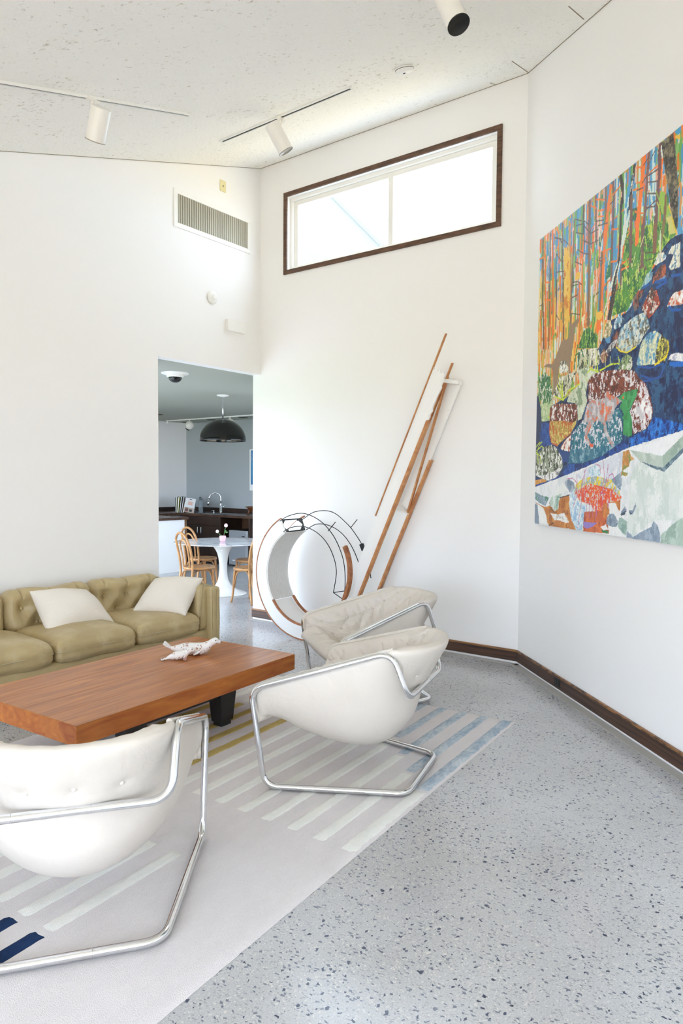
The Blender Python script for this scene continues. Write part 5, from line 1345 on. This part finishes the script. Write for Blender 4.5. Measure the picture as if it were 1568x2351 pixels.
# round pedestal table
TX, TY = 1.05, 1.71
PEDW = mat('white_pedestal', 'e8e8e4', .25)
def marble():
    m = mat('white_marble', 'e9eaee', .08); t = m.node_tree; b = t.nodes['Principled BSDF']; N = t.nodes.new; L = t.links.new
    tc = N('ShaderNodeTexCoord'); n = N('ShaderNodeTexNoise'); n.inputs['Scale'].default_value = 1.6; n.inputs['Detail'].default_value = 8; n.inputs['Distortion'].default_value = 2.2; L(tc.outputs['Object'], n.inputs['Vector'])
    s_ = N('ShaderNodeMath'); s_.operation = 'SUBTRACT'; s_.inputs[1].default_value = .5; L(n.outputs['Fac'], s_.inputs[0]); a = N('ShaderNodeMath'); a.operation = 'ABSOLUTE'; L(s_.outputs[0], a.inputs[0])
    r = N('ShaderNodeMapRange'); r.inputs[1].default_value = 0; r.inputs[2].default_value = .05; r.inputs[3].default_value = .6; r.inputs[4].default_value = 0; L(a.outputs[0], r.inputs[0])
    x = N('ShaderNodeMixRGB'); x.inputs[1].default_value = (*srgb('e9eaee'), 1); x.inputs[2].default_value = (*srgb('a9adb6'), 1); L(r.outputs[0], x.inputs[0]); L(x.outputs[0], b.inputs['Base Color']); return m
tt = thing('pedestal_table', (TX, TY, 0), 0, 'round white marble dining table on a trumpet pedestal', 'table')
MB().lathe([(0, .708), (.55, .706), (.655, .720), (.685, .727), (.685, .731), (.675, .734), (0, .734)], 72).build('tabletop', marble(), tt, smooth=False)
prof = smooth_curve([(.335, .003), (.30, .018), (.22, .045), (.13, .10), (.075, .19), (.056, .32), (.06, .45), (.085, .57), (.14, .66), (.20, .700), (.23, .706)], 40)
MB().lathe([(.33, 0)] + [tuple(p) for p in prof], 48).build('pedestal', PEDW, tt, smooth=True)
MB().lathe([(.011, 0), (.011, .004)], 12).xf(Matrix.Rotation(PI / 2, 4, 'X')).move((0, 0, 0)).xf(Matrix.Rotation(math.radians(-53), 4, 'Z')).move((-.107 * .8, -.107 * .6, .62)).build('screw_cap', STEEL, tt)
# pink flower cup
o = thing('flower_cup', (TX - .03, TY - .02, .734), 0, 'pink cup with two pink roses on the marble table', 'vase')
o.scale = (.72, .72, .66)
PINK = mat('pink_glass', 'dcb2bd', .25); MB().lathe([(.042, 0), (.058, .03), (.066, .10), (.062, .125), (.056, .125), (.058, .08), (.04, .01), (0, .01)], 24).build('cup', PINK, o, smooth=True)
GREEN = mat('stem_green', '5c8a52', .6); ROSE = mat('rose_pink', 'e6bcc4', .7); ROSE2 = mat('rose_white', 'efe0dc', .7)
def rose(p, s, m):
    mb = MB()
    for k in range(9):
        a = k * 2.4; r_ = .010 + .0022 * k; mb.sphere((p[0] + r_ * .6 * math.cos(a) * s, p[1] + r_ * .6 * math.sin(a) * s, p[2] + (.012 - .002 * k) * s), (.016 * s, .016 * s, .026 * s), 8, 6)
    return mb.build('rose', m, o, smooth=True)
r1, r2 = Vector((.045, -.045, .34)), Vector((-.075, .07, .215))
MB().tube(smooth_curve([(.01, 0, .02), (.025, -.02, .18), tuple(r1)], 12), .004, 6).build('stem', GREEN, o); MB().tube(smooth_curve([(-.01, 0, .02), (-.03, .03, .13), tuple(r2)], 12), .004, 6).build('stem', GREEN, o)
rose(r1, 1.25, ROSE); rose(r2, 1.1, ROSE2)
for p, d_ in (((.03, -.025, .20), (.05, -.05, .0)), ((-.03, .03, .14), (.03, -.01, -.01)), ((.02, -.02, .23), (.045, -.02, .0))):
    a = Vector(p); b = a + Vector(d_); up = Vector((0, 0, .018)); MB().add([a, (a + b) / 2 + up, b, (a + b) / 2 - up, (a + b) / 2 + Vector((.004, .004, 0))], [(0, 1, 4), (1, 2, 4), (2, 3, 4), (3, 0, 4)]).build('leaf', GREEN, o)

# bentwood chairs
BENT = wood('bentwood_beech', '9a6a3c', 'c2925c', (3, 3, 3), .32, coat=.2, wave=3)
SEATW = wood('bentwood_seat', '7a5230', 'a2754a', (2, 7, 2), .3, coat=.2, wave=3)
def bent_chair():
    c = thing('bentwood_chair', (0, 0, 0))
    sr = .205; sh = .46
    MB().lathe([(sr - .03, sh - .032), (sr, sh - .030), (sr + .004, sh - .015), (sr, sh), (sr - .022, sh + .003), (sr - .03, sh - .004)], 40).build('seat_ring', BENT, c, smooth=True)
    MB().lathe([(0, sh - .006), (sr - .028, sh - .003), (sr - .028, sh - .012), (0, sh - .014)], 40).build('seat', SEATW, c, smooth=True)
    for sx in (-1, 1):
        MB().tube(smooth_curve([(sx * .135, .125, sh - .02), (sx * .142, .138, .30), (sx * .150, .150, .12), (sx * .162, .168, 0)], 14), [.017 - .0003 * k for k in range(14)], 12).build('leg', BENT, c, smooth=True)
    hoop = [(-.175, -.235, 0), (-.172, -.205, .16), (-.168, -.185, .34), (-.172, -.180, .47), (-.182, -.200, .62), (-.180, -.225, .74)] + [(-.18 * math.cos(a), -.235 - .03 * math.sin(a), .755 + .155 * math.sin(a)) for a in [k * PI / 10 for k in range(1, 10)]] + [(.180, -.225, .74), (.182, -.200, .62), (.172, -.180, .47), (.168, -.185, .34), (.172, -.205, .16), (.175, -.235, 0)]
    MB().tube(smooth_curve(hoop, 80), .0155, 12).build('back_hoop', BENT, c, smooth=True)
    inner = [(-.085, -.178, sh - .01), (-.092, -.190, .58), (-.096, -.212, .70)] + [(-.096 * math.cos(a), -.215 - .025 * math.sin(a), .72 + .10 * math.sin(a)) for a in [k * PI / 8 for k in range(1, 8)]] + [(.096, -.212, .70), (.092, -.190, .58), (.085, -.178, sh - .01)]
    MB().tube(smooth_curve(inner, 60), .0115, 10).build('inner_hoop', BENT, c, smooth=True)
    for (a, b) in (((-.138, .13), (.138, .13)), ((-.14, .13), (-.168, -.185)), ((.14, .13), (.168, -.185)), ((-.165, -.185), (.165, -.185))):
        A = Vector((a[0], a[1], .24)); B = Vector((b[0], b[1], .24)); m_ = (A + B) / 2 * .62; m_.z = sh - .045
        MB().tube(smooth_curve([tuple(A), tuple((A * .72 + m_ * .28) + Vector((0, 0, .10))), tuple(m_), tuple((B * .72 + m_ * .28) + Vector((0, 0, .10))), tuple(B)], 26), .0085, 8).build('brace', BENT, c, smooth=True)
    return c
bgrp = 'bentwood chairs around the marble table'
b0 = bent_chair()
for k, (x, y, deg, lab) in enumerate([(.424, 1.508, -14, 'bentwood chair nearest the sofa, its double hoop back at the left of the marble table'), (1.17, 2.27, -8, 'bentwood chair behind the sofa-side one, partly hidden by its hoop back'), (.775, .93, 88, 'bentwood chair at the doorway edge with its front leg before the white pedestal'), (1.45, 1.58, 92, 'bentwood chair farther back at the doorway edge, only its seat and a leg showing')]):
    o = b0 if k == 0 else copy_tree(b0); o.location = (x, y, 0); o.rotation_euler = (0, 0, math.radians(deg) - PI / 2); tag(o, lab, 'chair', bgrp)

# pendant and ceiling fittings in the kitchen
o = thing('pendant_lamp', (TX + .05, TY + .06, KZ), 0, 'large glossy dark dome pendant lamp over the marble table', 'lamp')
SHADE = mat('smoked_shade', '0c0b09', .12, coat=.15); SHADEIN = mat('shade_inside', '3a3524', .3)
MB().lathe([(.085, 0), (.083, -.012), (.03, -.026), (.012, -.03)], 32).build('canopy', WHITEPAINT, o, smooth=True)
MB().tube([(0, 0, -.02), (0, 0, -.34)], .010, 12).build('stem', STEEL, o, smooth=True)
R_ = .325; H_ = .30; zt = -.335
prof = [(R_ * math.sin(a), zt - H_ * (1 - math.cos(a))) for a in [k * PI / 2 / 20 for k in range(21)]]
MB().lathe([(.012, zt)] + prof[1:] + [(R_, zt - H_ - .012), (R_ - .006, zt - H_ - .012)] + [(max(.01, r - .006), z - .004) for r, z in prof[::-1]], 56).build('shade', SHADE, o, smooth=True)
MB().sphere((0, 0, zt - .14), .045, 14, 10).build('bulb', mat('frosted_bulb', 'e8e4d4', .4), o, smooth=True); MB().tube([(0, 0, zt), (0, 0, zt - .10)], .018, 12).build('socket', STEEL, o)
o = thing('dome_camera', (-.62, .72, KZ), 0, 'black dome camera in a white collar on the kitchen ceiling', 'camera')
MB().lathe([(.155, 0), (.15, -.010), (.098, -.014), (.094, -.040), (.080, -.048), (0, -.048)], 40).build('collar', WHITEPAINT, o, smooth=False); MB().sphere((0, 0, -.044), (.076, .076, .062), 24, 14).build('dome', mat('black_dome', '08080a', .1), o, smooth=True)
kt = thing('light_track', (3.46, 3.3, KZ), 0, 'thin pale light track on the kitchen ceiling with two globe lights', 'track'); MB().box((-.017, 0, -.02), (.017, 2.5, 0)).build('rail', WHITEPAINT, kt)
for y, lab in ((5.20, 'white globe track light at the left of the dark pendant'), (4.07, 'white globe track light showing behind the dark pendant shade')):
    g = thing('globe_light', (3.46, y, KZ - .02), 0, lab, 'light', 'globe lights on the kitchen track'); MB().tube([(0, 0, 0), (0, 0, -.03)], .012, 10).build('stem', SPOT, g)
    MB().sphere((0, 0, -.105), .085, 24, 16).build('globe', SPOT, g, smooth=True); MB().lathe([(.045, 0), (.045, .012)], 20).xf(Matrix.Rotation(-2.3, 4, 'X')).move((0, .05, -.165)).build('opening', BLACKMATTE, g)
for x, y, lab in ((2.50, 4.95, 'dark recessed ceiling light cut off by the left edge of the doorway'), (3.95, 5.85, 'dark recessed ceiling light beside the left globe light'), (3.80, 4.95, 'dark recessed ceiling light left of the pendant shade'), (3.78, 4.05, 'dark recessed ceiling light at the right edge of the doorway')):
    g = thing('recessed_light', (x, y, KZ), 0, lab, 'light', 'recessed kitchen lights'); MB().lathe([(.095, 0), (.095, -.006), (.075, -.008), (.07, -.002)], 32).build('trim_ring', mat('bronze_ring', '4a4438', .5) if 'bronze_ring' not in bpy.data.materials else bpy.data.materials['bronze_ring'], g); MB().lathe([(0, -.003), (.072, -.003)], 32).build('aperture', BLACKMATTE, g)
g = thing('sprinkler_head', (3.45, 5.85, KZ), 0, 'tiny white sprinkler head near the kitchen ceiling corner', 'sprinkler'); MB().lathe([(.04, 0), (.036, -.012), (.014, -.016), (.012, -.05), (.028, -.052), (.028, -.058), (0, -.06)], 20).build('head', SPOT, g, smooth=True)
